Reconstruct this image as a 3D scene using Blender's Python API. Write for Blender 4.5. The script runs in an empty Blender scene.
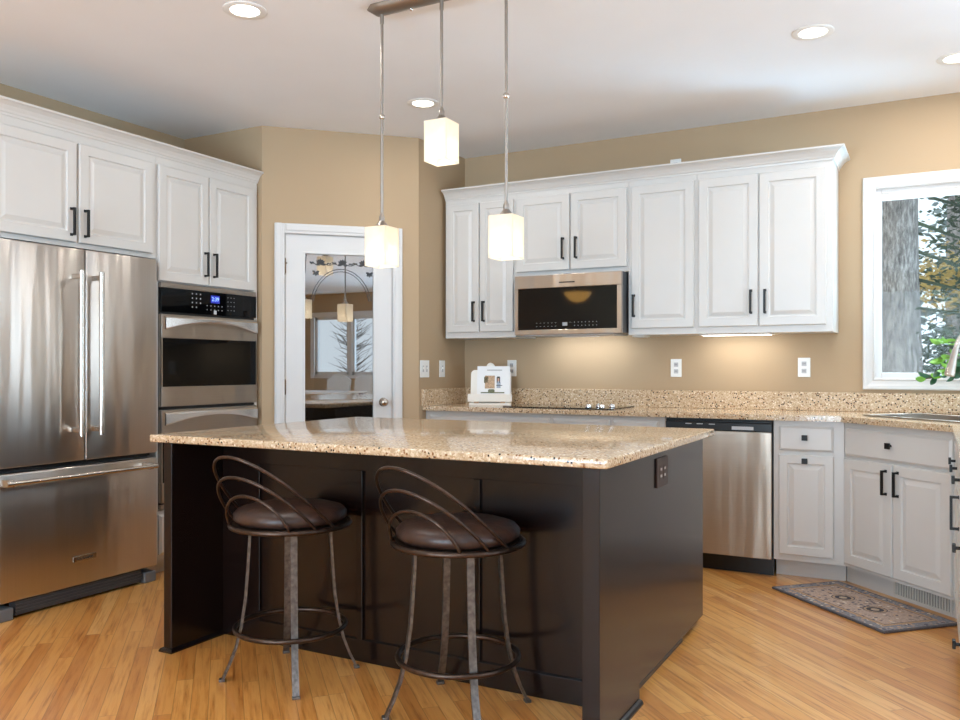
import bpy, bmesh, math, random
from mathutils import Vector, Matrix
random.seed(7)
PI = math.pi
S = bpy.context.scene
COL = S.collection

# ------------------------------------------------------------------ camera
cam_d = bpy.data.cameras.new('camera')
cam_d.sensor_width = 36.0
cam_d.lens = 36.0 * 841.99 / 960.0
cam_d.shift_y = 7.08 / 960.0
cam_d.clip_start = 0.02
cam = bpy.data.objects.new('camera', cam_d)
cam.location = (0, 0, 1.18)
cam.rotation_euler = (PI / 2, 0, 0.492364)
COL.objects.link(cam)
S.camera = cam

# ------------------------------------------------------------------ world, exposure, large lights
W = bpy.data.worlds.new('world')
W.use_nodes = True
bg = W.node_tree.nodes['Background']
bg.inputs[0].default_value = (0.80, 0.91, 1.0, 1)
bg.inputs[1].default_value = 1.5
S.world = W
S.view_settings.view_transform = 'Standard'
S.view_settings.look = 'None'
S.view_settings.gamma = 1.0
S.view_settings.exposure = 0.07
S.view_settings.use_curve_mapping = False
S.cycles.use_denoising = True
S.cycles.max_bounces = 10
S.cycles.diffuse_bounces = 6
S.cycles.glossy_bounces = 5
S.cycles.transmission_bounces = 6
S.cycles.transparent_max_bounces = 10
S.cycles.sample_clamp_indirect = 6.0
S.cycles.caustics_reflective = False
S.cycles.caustics_refractive = False


def area(name, loc, target, sx, sy, power, color=(1, 1, 1), spread=180):
    d = bpy.data.lights.new(name, 'AREA')
    d.shape = 'RECTANGLE'
    d.size, d.size_y = sx, sy
    d.energy = power
    d.color = color
    d.spread = math.radians(spread)
    o = bpy.data.objects.new(name, d)
    o.location = loc
    o.rotation_euler = (Vector(target) - Vector(loc)).to_track_quat('-Z', 'Y').to_euler()
    COL.objects.link(o)
    return o


# daylight at side, patio and sink windows; rear lamp and uplights are added fill
DAY = (0.66, 0.84, 1.0)
FILL_BLUE = (0.43, 0.73, 1.0)  # blue tint of the added uplights, against the warm floor bounce
area('front_fill_rear', (-1.2, -4.62, 1.45), (-1.2, 0, 0.5), 4.0, 2.0, 205, DAY)  # added soft fill from behind the camera for the cabinet fronts
area('daylight_side_window', (6.9, 1.8, 1.6), (0, 2.2, 0.4), 4.0, 1.9, 42, DAY)
area('daylight_patio_window', (2.8, 5.9, 1.5), (0.5, 1.5, 0.4), 2.4, 1.9, 40, DAY)
area('ceiling_fill_rear', (-1.2, -5.9, -0.1), (-1.2, -2.0, 3.4), 4.4, 1.8, 1500, FILL_BLUE)  # added uplight outside the rear wall, brightens and cools the ceiling
area('ceiling_fill_side', (7.7, 1.8, -0.05), (4.0, 2.1, 3.4), 4.4, 1.8, 1000, FILL_BLUE)  # second added uplight for the ceiling, from the right
area('ceiling_fill_patio', (2.8, 6.9, -0.2), (1.9, 3.0, 3.4), 2.6, 1.6, 480, FILL_BLUE)  # third added ceiling uplight, from beyond the back wall
area('daylight_sink_window', (0.15, 6.9, 3.3), (-0.4, 4.4, 0.9), 1.6, 1.2, 170, DAY)


# ------------------------------------------------------------------ colour and material helpers
def lin(r, g, b):
    f = lambda c: (c / 255 / 12.92) if c / 255 <= 0.04045 else ((c / 255 + 0.055) / 1.055) ** 2.4
    return (f(r), f(g), f(b), 1)


class NT:
    def __init__(s, name):
        s.m = bpy.data.materials.new(name)
        s.m.use_nodes = True
        s.t = s.m.node_tree
        s.b = s.t.nodes['Principled BSDF']
        s.out = s.t.nodes['Material Output']

    def n(s, typ, **kw):
        x = s.t.nodes.new(typ)
        for k, v in kw.items():
            if k.startswith('i_'):
                x.inputs[k[2:]].default_value = v
            else:
                setattr(x, k, v)
        return x

    def l(s, a, b):
        s.t.links.new(a, b)

    def math(s, op, a, b=None, c=None):
        x = s.n('ShaderNodeMath', operation=op)
        for i, v in enumerate((a, b, c)):
            if v is None:
                continue
            if isinstance(v, (int, float)):
                x.inputs[i].default_value = v
            else:
                s.l(v, x.inputs[i])
        return x.outputs[0]

    def ramp(s, fac, stops, interp='LINEAR'):
        x = s.n('ShaderNodeValToRGB')
        x.color_ramp.interpolation = interp
        el = x.color_ramp.elements
        while len(el) < len(stops):
            el.new(0.5)
        for e, (p, c) in zip(el, stops):
            e.position = p
            e.color = c
        s.l(fac, x.inputs[0])
        return x.outputs[0]

    def mix(s, fac, a, b, blend='MIX'):
        x = s.n('ShaderNodeMix', data_type='RGBA', blend_type=blend)
        for i, v in ((0, fac), (6, a), (7, b)):
            if isinstance(v, (int, float, tuple)):
                x.inputs[i].default_value = v
            else:
                s.l(v, x.inputs[i])
        return x.outputs[2]

    def coord(s, scale=(1, 1, 1), rot=(0, 0, 0), kind='Object'):
        tc = s.n('ShaderNodeTexCoord')
        mp = s.n('ShaderNodeMapping')
        mp.inputs['Scale'].default_value = scale
        mp.inputs['Rotation'].default_value = rot
        s.l(tc.outputs[kind], mp.inputs[0])
        return mp.outputs[0]

    def noise(s, vec, scale, detail=3, rough=0.5):
        x = s.n('ShaderNodeTexNoise')
        x.inputs['Scale'].default_value = scale
        x.inputs['Detail'].default_value = detail
        x.inputs['Roughness'].default_value = rough
        s.l(vec, x.inputs['Vector'])
        return x.outputs['Fac']

    def bump(s, h, strength, dist=0.002):
        x = s.n('ShaderNodeBump')
        x.inputs['Strength'].default_value = strength
        x.inputs['Distance'].default_value = dist
        s.l(h, x.inputs['Height'])
        s.l(x.outputs[0], s.b.inputs['Normal'])

    def set(s, **kw):
        names = dict(col='Base Color', rough='Roughness', metal='Metallic', ior='IOR', coat='Coat Weight',
                     coatr='Coat Roughness', em='Emission Color', ems='Emission Strength', spec='Specular IOR Level',
                     trans='Transmission Weight', aniso='Anisotropic', sheen='Sheen Weight')
        for k, v in kw.items():
            i = s.b.inputs[names[k]]
            if isinstance(v, (int, float, tuple)):
                i.default_value = v
            else:
                s.l(v, i)
        return s


def simple(name, col, rough=0.5, metal=0.0, var=0.04, scale=8.0, bump=0.0, bscale=200, **kw):
    """plain finish with a slight procedural variation"""
    t = NT(name)
    v = t.coord()
    n = t.noise(v, scale, 2)
    d = tuple(c * (1 - var) for c in col[:3]) + (1,)
    e = tuple(min(1, c * (1 + var)) for c in col[:3]) + (1,)
    t.set(col=t.ramp(n, [(0.3, d), (0.7, e)]), rough=rough, metal=metal, **kw)
    if bump:
        t.bump(t.noise(v, bscale, 2), bump)
    return t.m


M = {}
M['wall'] = simple('tan_wall_paint', lin(178, 153, 122), 0.75, var=0.015, scale=2, bump=0.15, bscale=160)
M['ceiling'] = simple('white_ceiling_paint', lin(240, 241, 244), 0.9, var=0.01, scale=3, bump=0.35, bscale=140)
M['trim'] = simple('white_trim_paint', lin(216, 214, 212), 0.38, var=0.01)
M['cabinet'] = simple('white_cabinet_paint', lin(208, 205, 201), 0.34, var=0.012, scale=5)
M['cabinet_dark'] = simple('cabinet_interior', lin(205, 200, 192), 0.5, var=0.01)
M['espresso'] = simple('espresso_stain', lin(22, 12, 10), 0.24, var=0.12, scale=14, spec=0.32, coat=0.25, coatr=0.16)
M['black_metal'] = simple('matte_black_metal', lin(26, 24, 23), 0.42, 0.4, var=0.05)
M['black_plastic'] = simple('black_plastic', lin(20, 20, 21), 0.35, var=0.05)
M['dark_gray'] = simple('dark_gray_plastic', lin(70, 71, 74), 0.45, var=0.05)
M['foot_gray'] = simple('gray_foot_plastic', lin(105, 106, 108), 0.45, var=0.05)
M['black_glass'] = simple('black_glass', lin(7, 7, 8), 0.04, var=0.02, spec=0.22)
M['oven_glass'] = simple('oven_window_glass', lin(9, 8, 8), 0.05, var=0.02, spec=0.2)
M['nickel'] = simple('brushed_nickel', lin(200, 192, 182), 0.26, 1.0, var=0.04, scale=20)
M['nickel_dark'] = simple('warm_nickel_canopy', lin(158, 150, 142), 0.42, 1.0, var=0.05, scale=20)
M['nickel_rod'] = simple('satin_nickel_rod', lin(160, 154, 147), 0.34, 1.0, var=0.04, scale=20)
M['satin_grip'] = simple('polished_satin_steel', lin(228, 226, 224), 0.24, 1.0, var=0.03, scale=20)
M['chrome'] = simple('chrome', lin(225, 225, 228), 0.1, 1.0, var=0.01)
M['bronze_plate'] = simple('brown_outlet_plate', lin(70, 52, 44), 0.4, 0.5, var=0.05)
M['brass'] = simple('aged_brass', lin(120, 96, 70), 0.35, 0.9, var=0.08)
M['iron'] = simple('hammered_bronze_iron', lin(76, 62, 54), 0.33, 0.85, var=0.3, scale=40, bump=0.3, bscale=90)
M['iron_leg'] = simple('hammered_pewter_iron', lin(116, 112, 110), 0.36, 0.8, var=0.35, scale=60, bump=0.4, bscale=110)
M['plate_white'] = simple('white_plate_plastic', lin(238, 237, 234), 0.35, var=0.01)
M['slot_dark'] = simple('dark_slot', lin(40, 38, 36), 0.6, var=0.02)
M['socket_gray'] = simple('gray_socket', lin(188, 188, 190), 0.4, var=0.02)
M['white_wood'] = simple('white_painted_wood', lin(240, 236, 228), 0.45, var=0.015)
M['tan_wood'] = simple('tan_wood_foot', lin(196, 160, 125), 0.5, var=0.1, scale=30)
M['paper'] = simple('book_paper', lin(240, 240, 240), 0.55, var=0.01)
M['ink'] = simple('dark_print', lin(60, 56, 54), 0.6, var=0.05)
M['ink_gray'] = simple('gray_print', lin(150, 148, 146), 0.6, var=0.05)
M['photo_tan'] = simple('printed_photo_tan', lin(190, 160, 130), 0.6, var=0.35, scale=160)
M['photo_skin'] = simple('printed_photo_skin', lin(206, 165, 140), 0.6, var=0.1, scale=160)
M['photo_blue'] = simple('printed_photo_blue', lin(165, 175, 190), 0.6, var=0.1, scale=160)
M['photo_green'] = simple('printed_photo_green', lin(110, 112, 84), 0.6, var=0.5, scale=220)
M['snow'] = simple('snow', lin(240, 243, 248), 0.8, var=0.03, scale=2)
M['linen'] = simple('pale_linen', lin(196, 190, 184), 0.8, var=0.06, scale=40)
M['table_wood'] = simple('dark_table_wood', lin(96, 74, 60), 0.3, var=0.15, scale=12)
M['leaf'] = simple('plant_leaf', lin(110, 168, 48), 0.4, var=0.35, scale=18)
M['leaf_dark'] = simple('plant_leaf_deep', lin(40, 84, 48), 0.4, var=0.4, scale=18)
M['twig'] = simple('plant_twig', lin(86, 66, 48), 0.7, var=0.15, scale=40)
M['needles'] = simple('evergreen_needles', lin(66, 78, 62), 0.8, var=0.5, scale=3)
M['needles_far'] = simple('snowy_needles', lin(120, 130, 128), 0.8, var=0.5, scale=3)
M['gold_needles'] = simple('golden_dry_foliage', lin(186, 160, 98), 0.8, var=0.3, scale=4)
M['vase'] = simple('pale_ceramic', lin(214, 208, 198), 0.3, var=0.03)


def mat_bark():
    t = NT('gray_bark')
    v = t.coord((14, 14, 3.2))
    n = t.noise(v, 3.0, 5, 0.7)
    t.set(col=t.ramp(n, [(0.3, lin(84, 80, 80)), (0.5, lin(140, 134, 130)), (0.72, lin(196, 190, 186))]), rough=0.95)
    t.bump(n, 0.8, 0.03)
    return t.m


M['bark'] = mat_bark()


def mat_steel(name, base, rough, axis):
    """brushed stainless: fine streaks along one axis, reflections drawn out upright"""
    t = NT(name)
    sc = [260, 260, 260]
    sc[axis] = 1.6
    v = t.coord(tuple(sc))
    n = t.noise(v, 1.0, 3, 0.6)
    d = tuple(c * 0.94 for c in base[:3]) + (1,)
    t.set(col=t.ramp(n, [(0.3, d), (0.7, base)]), metal=1.0, rough=rough, aniso=0.8)
    tg = t.n('ShaderNodeCombineXYZ')
    tg.inputs[2].default_value = 1.0
    t.l(tg.outputs[0], t.b.inputs['Tangent'])
    # slight waviness of the sheet, running upright, which bends the reflections
    v2 = t.coord((3.6, 3.6, 0.35))
    t.bump(t.noise(v2, 1.6, 2, 0.5), 0.5, 0.03)
    return t.m


M['steel_h'] = mat_steel('brushed_stainless_across', lin(178, 169, 159), 0.31, 0)
M['steel_soft'] = mat_steel('satin_stainless', lin(206, 194, 179), 0.42, 0)
M['steel_v'] = mat_steel('brushed_stainless_upright', lin(200, 193, 186), 0.28, 2)


def mat_floor():
    t = NT('oak_strip_floor')
    v = t.coord((1, 1, 1), (0, 0, -3 * PI / 4))
    sep = t.n('ShaderNodeSeparateXYZ')
    t.l(v, sep.inputs[0])
    x, y = sep.outputs[0], sep.outputs[1]
    wdt = 0.059
    r = t.math('DIVIDE', y, wdt)
    row = t.math('FLOOR', r)
    fr = t.math('FRACT', r)
    wn = t.n('ShaderNodeTexWhiteNoise', noise_dimensions='1D')
    t.l(row, wn.inputs['W'])
    xo = t.math('ADD', t.math('DIVIDE', x, 0.95), t.math('MULTIPLY', wn.outputs['Value'], 7.3))
    bid = t.math('FLOOR', xo)
    fx = t.math('FRACT', xo)
    cmb = t.n('ShaderNodeCombineXYZ')
    t.l(row, cmb.inputs[0])
    t.l(bid, cmb.inputs[1])
    wn2 = t.n('ShaderNodeTexWhiteNoise', noise_dimensions='2D')
    t.l(cmb.outputs[0], wn2.inputs['Vector'])
    rnd = wn2.outputs['Value']
    # grain: stretched noise shifted per board
    cm2 = t.n('ShaderNodeCombineXYZ')
    t.l(t.math('MULTIPLY', x, 1.6), cm2.inputs[0])
    t.l(t.math('MULTIPLY', y, 26.0), cm2.inputs[1])
    t.l(t.math('MULTIPLY', rnd, 37.0), cm2.inputs[2])
    g = t.noise(cm2.outputs[0], 2.2, 5, 0.62)
    base = t.ramp(rnd, [(0.0, lin(200, 134, 66)), (0.3, lin(216, 153, 80)), (0.75, lin(225, 166, 93)), (1.0, lin(234, 181, 112))])
    grain = t.ramp(g, [(0.25, lin(176, 146, 118)), (0.42, lin(238, 226, 212)), (0.55, (1, 1, 1, 1)), (0.75, lin(250, 238, 224))])
    col = t.mix(0.95, base, grain, 'MULTIPLY')
    # seams between strips and at the ends
    e1 = t.math('MINIMUM', fr, t.math('SUBTRACT', 1.0, fr))
    e2 = t.math('MULTIPLY', t.math('MINIMUM', fx, t.math('SUBTRACT', 1.0, fx)), 0.95 / wdt)
    e = t.math('MINIMUM', e1, e2)
    seam = t.ramp(e, [(0.008, (0.5, 0.5, 0.5, 1)), (0.028, (0, 0, 0, 1))])
    col = t.mix(seam, col, lin(66, 34, 14))
    t.set(col=col, rough=0.3, spec=0.4, coat=0.5, coatr=0.07)
    t.bump(t.math('SUBTRACT', 1.0, seam), 0.15, 0.001)
    return t.m


M['floor'] = mat_floor()


def mat_quartz(name='speckled_quartz', rough=0.11):
    t = NT(name)
    v = t.coord()
    def cells(scale, rand_lo):
        vo = t.n('ShaderNodeTexVoronoi', feature='F1')
        vo.inputs['Scale'].default_value = scale
        t.l(v, vo.inputs['Vector'])
        s3 = t.n('ShaderNodeSeparateColor')
        t.l(vo.outputs['Color'], s3.inputs[0])
        return s3.outputs[0], s3.outputs[1], vo.outputs['Distance']
    a, a2, ad = cells(150, 0)
    col = t.ramp(a, [(0.0, lin(184, 155, 122)), (0.25, lin(199, 174, 142)), (0.6, lin(208, 186, 157)), (0.85, lin(222, 204, 178)), (1.0, lin(192, 161, 126))], 'CONSTANT')
    b, b2, bd = cells(95, 0)
    brown = t.math('MULTIPLY', t.math('GREATER_THAN', b, 0.86), t.math('LESS_THAN', bd, 0.42))
    col = t.mix(brown, col, lin(138, 96, 62))
    c, c2, cd = cells(82, 0)
    dark = t.math('MULTIPLY', t.math('GREATER_THAN', c2, 0.89), t.math('LESS_THAN', cd, 0.36))
    col = t.mix(dark, col, lin(48, 38, 32))
    d, d2, dd = cells(90, 0)
    white = t.math('MULTIPLY', t.math('GREATER_THAN', d, 0.9), t.math('LESS_THAN', dd, 0.4))
    col = t.mix(white, col, lin(240, 228, 208))
    t.set(col=col, rough=rough, spec=0.55)
    return t.m


M['quartz'] = mat_quartz()
M['quartz_honed'] = mat_quartz('speckled_quartz_splash', 0.42)
M['quartz_honed'].node_tree.nodes['Principled BSDF'].inputs['Specular IOR Level'].default_value = 0.25


def mat_leather():
    t = NT('brown_leather')
    v = t.coord()
    n = t.noise(v, 9, 4, 0.6)
    t.set(col=t.ramp(n, [(0.3, lin(38, 26, 22)), (0.6, lin(66, 46, 39)), (0.8, lin(90, 65, 54))]), rough=0.36, spec=0.5)
    t.bump(t.noise(v, 24, 4, 0.6), 0.5, 0.006)
    return t.m


M['leather'] = mat_leather()


def mat_rug():
    t = NT('persian_print_mat')
    tc = t.n('ShaderNodeTexCoord')
    sep = t.n('ShaderNodeSeparateXYZ')
    t.l(tc.outputs['Object'], sep.inputs[0])
    L, Wd = 0.80, 0.43
    ax = t.math('ABSOLUTE', sep.outputs[0])
    ay = t.math('ABSOLUTE', sep.outputs[1])
    ed = t.math('MINIMUM', t.math('SUBTRACT', L / 2, ax), t.math('SUBTRACT', Wd / 2, ay))
    vv = t.coord((1, 1, 1))
    fine = t.noise(vv, 90, 4, 0.75)
    vo = t.n('ShaderNodeTexVoronoi', feature='F1')
    vo.inputs['Scale'].default_value = 46
    t.l(vv, vo.inputs['Vector'])
    sc = t.n('ShaderNodeSeparateColor')
    t.l(vo.outputs['Color'], sc.inputs[0])
    motif = t.ramp(sc.outputs[0], [(0.0, lin(84, 82, 98)), (0.28, lin(150, 134, 128)), (0.5, lin(188, 164, 148)), (0.72, lin(206, 168, 134)), (0.86, lin(224, 212, 194))], 'CONSTANT')
    field = t.mix(t.math('LESS_THAN', vo.outputs['Distance'], 0.4), lin(186, 164, 150), motif)
    bord = t.mix(t.math('LESS_THAN', vo.outputs['Distance'], 0.42), lin(136, 136, 144), motif)
    # medallions along the middle of the mat
    mx = t.math('SUBTRACT', t.math('ABSOLUTE', sep.outputs[0]), 0.11)
    dm = t.math('SQRT', t.math('ADD', t.math('MULTIPLY', mx, mx), t.math('MULTIPLY', sep.outputs[1], sep.outputs[1])))
    med = t.ramp(dm, [(0.0, lin(190, 170, 148)), (0.018, lin(62, 60, 70)), (0.036, lin(178, 152, 128)), (0.05, lin(80, 74, 78)), (0.058, lin(150, 126, 110))], 'CONSTANT')
    field = t.mix(t.math('LESS_THAN', dm, 0.056), field, med)
    c = t.ramp(ed, [(0.0, lin(96, 92, 96)), (0.012, lin(0, 0, 0)), (0.062, lin(186, 152, 118)), (0.078, lin(120, 104, 98)), (0.084, lin(255, 255, 255))], 'CONSTANT')
    col = t.mix(t.math('GREATER_THAN', ed, 0.084), c, field)
    inb = t.math('MULTIPLY', t.math('GREATER_THAN', ed, 0.012), t.math('LESS_THAN', ed, 0.062))
    col = t.mix(inb, col, bord)
    col = t.mix(0.5, col, t.ramp(fine, [(0.4, lin(176, 170, 168)), (0.6, (1, 1, 1, 1))]), 'MULTIPLY')
    t.set(col=col, rough=0.85)
    t.bump(fine, 0.3, 0.002)
    return t.m


M['rug'] = mat_rug()


def mat_emit(name, col, strength):
    t = NT(name)
    t.set(col=col, em=col, ems=strength, rough=0.4)
    return t.m


M['lens'] = mat_emit('glowing_lens', lin(255, 246, 232), 6.0)
M['bulb'] = mat_emit('glowing_bulb', lin(255, 240, 214), 2.0)
M['strip_light'] = mat_emit('glowing_strip', lin(255, 247, 232), 5.0)
M['clock_blue'] = mat_emit('blue_display', lin(24, 40, 160), 0.5)
M['clock_digits'] = mat_emit('display_digits', lin(150, 190, 255), 1.2)
M['key_white'] = mat_emit('lit_key_print', lin(150, 150, 152), 0.22)
M['bowl_amber'] = mat_emit('amber_alabaster_glass', lin(255, 196, 110), 14.0)


def mat_shade():
    """frosted opal glass lit by the lamp inside"""
    t = NT('frosted_opal_glass')
    tr = t.n('ShaderNodeBsdfTranslucent')
    tr.inputs[0].default_value = lin(255, 250, 240)
    mx = t.n('ShaderNodeMixShader')
    mx.inputs[0].default_value = 0.55
    v = t.coord()
    n = t.noise(v, 30, 2)
    t.set(col=t.ramp(n, [(0.3, lin(240, 232, 216)), (0.7, lin(250, 244, 232))]), rough=0.25, em=lin(255, 242, 220), ems=0.17)
    t.l(t.b.outputs[0], mx.inputs[1])
    t.l(tr.outputs[0], mx.inputs[2])
    t.l(mx.outputs[0], t.out.inputs[0])
    return t.m


M['shade'] = mat_shade()


def mat_pane(name, refl, tint, rough=0.0):
    """thin glass: clear with a mirror-like sheen"""
    t = NT(name)
    gl = t.n('ShaderNodeBsdfGlossy')
    gl.inputs['Roughness'].default_value = rough
    tp = t.n('ShaderNodeBsdfTransparent')
    v = t.coord()
    t.l(t.ramp(t.noise(v, 2, 1), [(0.3, tuple(c * 0.99 for c in tint[:3]) + (1,)), (0.7, tint)]), tp.inputs[0])
    mx = t.n('ShaderNodeMixShader')
    mx.inputs[0].default_value = refl
    t.l(tp.outputs[0], mx.inputs[1])
    t.l(gl.outputs[0], mx.inputs[2])
    t.l(mx.outputs[0], t.out.inputs[0])
    return t.m


M['window_glass'] = mat_pane('window_glass', 0.007, (0.96, 0.98, 0.98, 1))
M['pantry_glass'] = mat_pane('tinted_pantry_glass', 0.5, (0.5, 0.52, 0.53, 1))


# ------------------------------------------------------------------ mesh helpers
class B:
    """collects shapes in a bmesh"""
    def __init__(s):
        s.bm = bmesh.new()

    def box(s, x0, x1, y0, y1, z0, z1, bev=0.0, seg=2):
        t = bmesh.new()
        bmesh.ops.create_cube(t, size=1.0)
        for v in t.verts:
            v.co = Vector(((x0 + x1) / 2 + v.co.x * (x1 - x0), (y0 + y1) / 2 + v.co.y * (y1 - y0), (z0 + z1) / 2 + v.co.z * (z1 - z0)))
        if bev > 0:
            bmesh.ops.bevel(t, geom=list(t.edges), offset=bev, segments=seg, affect='EDGES', profile=0.5)
        s.add(t)
        return s

    def add(s, t, mat=None):
        if mat is not None:
            bmesh.ops.transform(t, matrix=mat, verts=t.verts)
        me = bpy.data.meshes.new('tmp')
        t.to_mesh(me)
        t.free()
        s.bm.from_mesh(me)
        bpy.data.meshes.remove(me)
        return s

    def cyl(s, p0, p1, r, r2=None, n=20):
        p0, p1 = Vector(p0), Vector(p1)
        d = p1 - p0
        t = bmesh.new()
        bmesh.ops.create_cone(t, cap_ends=True, segments=n, radius1=r, radius2=r if r2 is None else r2, depth=d.length)
        q = Vector((0, 0, 1)).rotation_difference(d.normalized())
        return s.add(t, Matrix.Translation((p0 + p1) / 2) @ q.to_matrix().to_4x4())

    def ball(s, c, r, sc=(1, 1, 1), n=16):
        t = bmesh.new()
        bmesh.ops.create_uvsphere(t, u_segments=n, v_segments=n // 2 + 2, radius=r)
        return s.add(t, Matrix.Translation(c) @ Matrix.Diagonal((*sc, 1)))

    def lathe(s, prof, c=(0, 0, 0), n=40, cap=True):
        """prof = [(radius, z)...] turned about the vertical through c"""
        t = bmesh.new()
        rings = []
        for r, z in prof:
            rings.append([t.verts.new((c[0] + r * math.cos(2 * PI * k / n), c[1] + r * math.sin(2 * PI * k / n), c[2] + z)) for k in range(n)])
        for a, b in zip(rings, rings[1:]):
            for k in range(n):
                t.faces.new((a[k], a[(k + 1) % n], b[(k + 1) % n], b[k]))
        if cap:
            t.faces.new(list(reversed(rings[0])))
            t.faces.new(rings[-1])
        bmesh.ops.recalc_face_normals(t, faces=t.faces)
        return s.add(t)

    def tube(s, pts, r, n=10, closed=False, flat=None):
        """round (or flat: (w,h)) bar swept along a polyline"""
        pts = [Vector(p) for p in pts]
        t = bmesh.new()
        rings = []
        m = len(pts)
        up = Vector((0, 0, 1))
        prev = None
        for i, p in enumerate(pts):
            if closed:
                d = (pts[(i + 1) % m] - pts[i - 1]).normalized()
            else:
                d = (pts[min(i + 1, m - 1)] - pts[max(i - 1, 0)]).normalized()
            if prev is None:
                a = d.orthogonal().normalized() if abs(d.z) > 0.95 else d.cross(up).normalized()
            else:
                a = (prev - d * prev.dot(d)).normalized()
            prev = a
            b = d.cross(a)
            rr = r[i] if isinstance(r, (list, tuple)) else r
            ring = []
            for k in range(n):
                an = 2 * PI * k / n
                ring.append(t.verts.new(p + a * rr * math.cos(an) + b * rr * math.sin(an)))
            rings.append(ring)
        pairs = list(zip(rings, rings[1:])) + ([(rings[-1], rings[0])] if closed else [])
        for A, Bq in pairs:
            for k in range(n):
                t.faces.new((A[k], A[(k + 1) % n], Bq[(k + 1) % n], Bq[k]))
        if not closed:
            t.faces.new(list(reversed(rings[0])))
            t.faces.new(rings[-1])
        bmesh.ops.recalc_face_normals(t, faces=t.faces)
        return s.add(t)

    def prism(s, poly, z0, z1, hole=None, bev=0.0):
        """extruded plan outline, with an optional hole"""
        t = bmesh.new()
        def loop(pl):
            vs = [t.verts.new((x, y, z0)) for x, y in pl]
            return [t.edges.new((vs[i], vs[(i + 1) % len(vs)])) for i in range(len(vs))]
        if hole is None:
            t.faces.new([t.verts.new((x, y, z0)) for x, y in poly])
        else:
            bmesh.ops.triangle_fill(t, use_beauty=True, use_dissolve=False, edges=loop(poly) + loop(hole))
        r = bmesh.ops.extrude_face_region(t, geom=list(t.faces))
        for v in [g for g in r['geom'] if isinstance(g, bmesh.types.BMVert)]:
            v.co.z = z1
        bmesh.ops.recalc_face_normals(t, faces=t.faces)
        if bev > 0:
            es = [e for e in t.edges if len(e.link_faces) == 2 and e.calc_face_angle(0) > 0.5]
            bmesh.ops.bevel(t, geom=es, offset=bev, segments=2, affect='EDGES', profile=0.5)
        return s.add(t)

    def rings(s, loops):
        """bridges successive rectangles (x0,x1,z0,z1,y); first and last are closed"""
        t = bmesh.new()
        R = []
        for x0, x1, z0, z1, y in loops:
            R.append([t.verts.new(c) for c in ((x0, y, z0), (x1, y, z0), (x1, y, z1), (x0, y, z1))])
        for a, b in zip(R, R[1:]):
            for k in range(4):
                t.faces.new((a[k], a[(k + 1) % 4], b[(k + 1) % 4], b[k]))
        t.faces.new(list(reversed(R[0])))
        t.faces.new(R[-1])
        bmesh.ops.recalc_face_normals(t, faces=t.faces)
        return s.add(t)

    def frame(s, x0, x1, z0, z1, prof):
        """mitred rectangular frame round an opening: profile of (outward, y) points"""
        t = bmesh.new()
        R = [[t.verts.new(c) for c in ((x0 - o, y, z0 - o), (x1 + o, y, z0 - o), (x1 + o, y, z1 + o), (x0 - o, y, z1 + o))] for o, y in prof]
        for a, b in zip(R, R[1:] + R[:1]):
            for k in range(4):
                t.faces.new((a[k], a[(k + 1) % 4], b[(k + 1) % 4], b[k]))
        bmesh.ops.recalc_face_normals(t, faces=t.faces)
        return s.add(t)

    def sweep(s, path, prof, side=1, ends=True):
        """moulding: profile (out, z) swept along a plan path with mitred corners"""
        t = bmesh.new()
        P = [Vector((*p, 0)) for p in path]
        R = []
        for i, p in enumerate(P):
            ds = []
            if i > 0:
                ds.append((P[i] - P[i - 1]).normalized())
            if i < len(P) - 1:
                ds.append((P[i + 1] - P[i]).normalized())
            ns = [Vector((d.y, -d.x, 0)) * side for d in ds]
            if len(ns) == 2:
                nn = (ns[0] + ns[1])
                nn = nn / (1 + ns[0].dot(ns[1]))
            else:
                nn = ns[0]
            R.append([t.verts.new(p + nn * o + Vector((0, 0, z))) for o, z in prof])
        k = len(prof)
        for a, b in zip(R, R[1:]):
            for j in range(k):
                t.faces.new((a[j], a[(j + 1) % k], b[(j + 1) % k], b[j]))
        if ends:
            t.faces.new(list(reversed(R[0])))
            t.faces.new(R[-1])
        bmesh.ops.recalc_face_normals(t, faces=t.faces)
        return s.add(t)

    def done(s, name, mat, parent=None, smooth=None):
        me = bpy.data.meshes.new(name)
        s.bm.to_mesh(me)
        s.bm.free()
        me.materials.append(M[mat] if isinstance(mat, str) else mat)
        if smooth is not None:
            for p in me.polygons:
                p.use_smooth = True
            me.set_sharp_from_angle(angle=math.radians(smooth))
        o = bpy.data.objects.new(name, me)
        COL.objects.link(o)
        if parent is not None:
            o.parent = parent
        return o


def thing(name, label, cat, loc=(0, 0, 0), rz=0.0, group=None):
    o = bpy.data.objects.new(name, None)
    o.empty_display_size = 0.05
    o.location = loc
    o.rotation_euler = (0, 0, rz)
    COL.objects.link(o)
    return tag(o, label, cat, group)


def tag(o, label, cat, group=None, kind=None):
    o['label'] = label
    o['category'] = cat
    if group:
        o['group'] = group
    if kind:
        o['kind'] = kind
    return o


def struct(name, b, mat, loc=(0, 0, 0), rz=0.0):
    o = b.done(name, mat)
    o.location = loc
    o.rotation_euler = (0, 0, rz)
    o['kind'] = 'structure'
    return o


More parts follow.
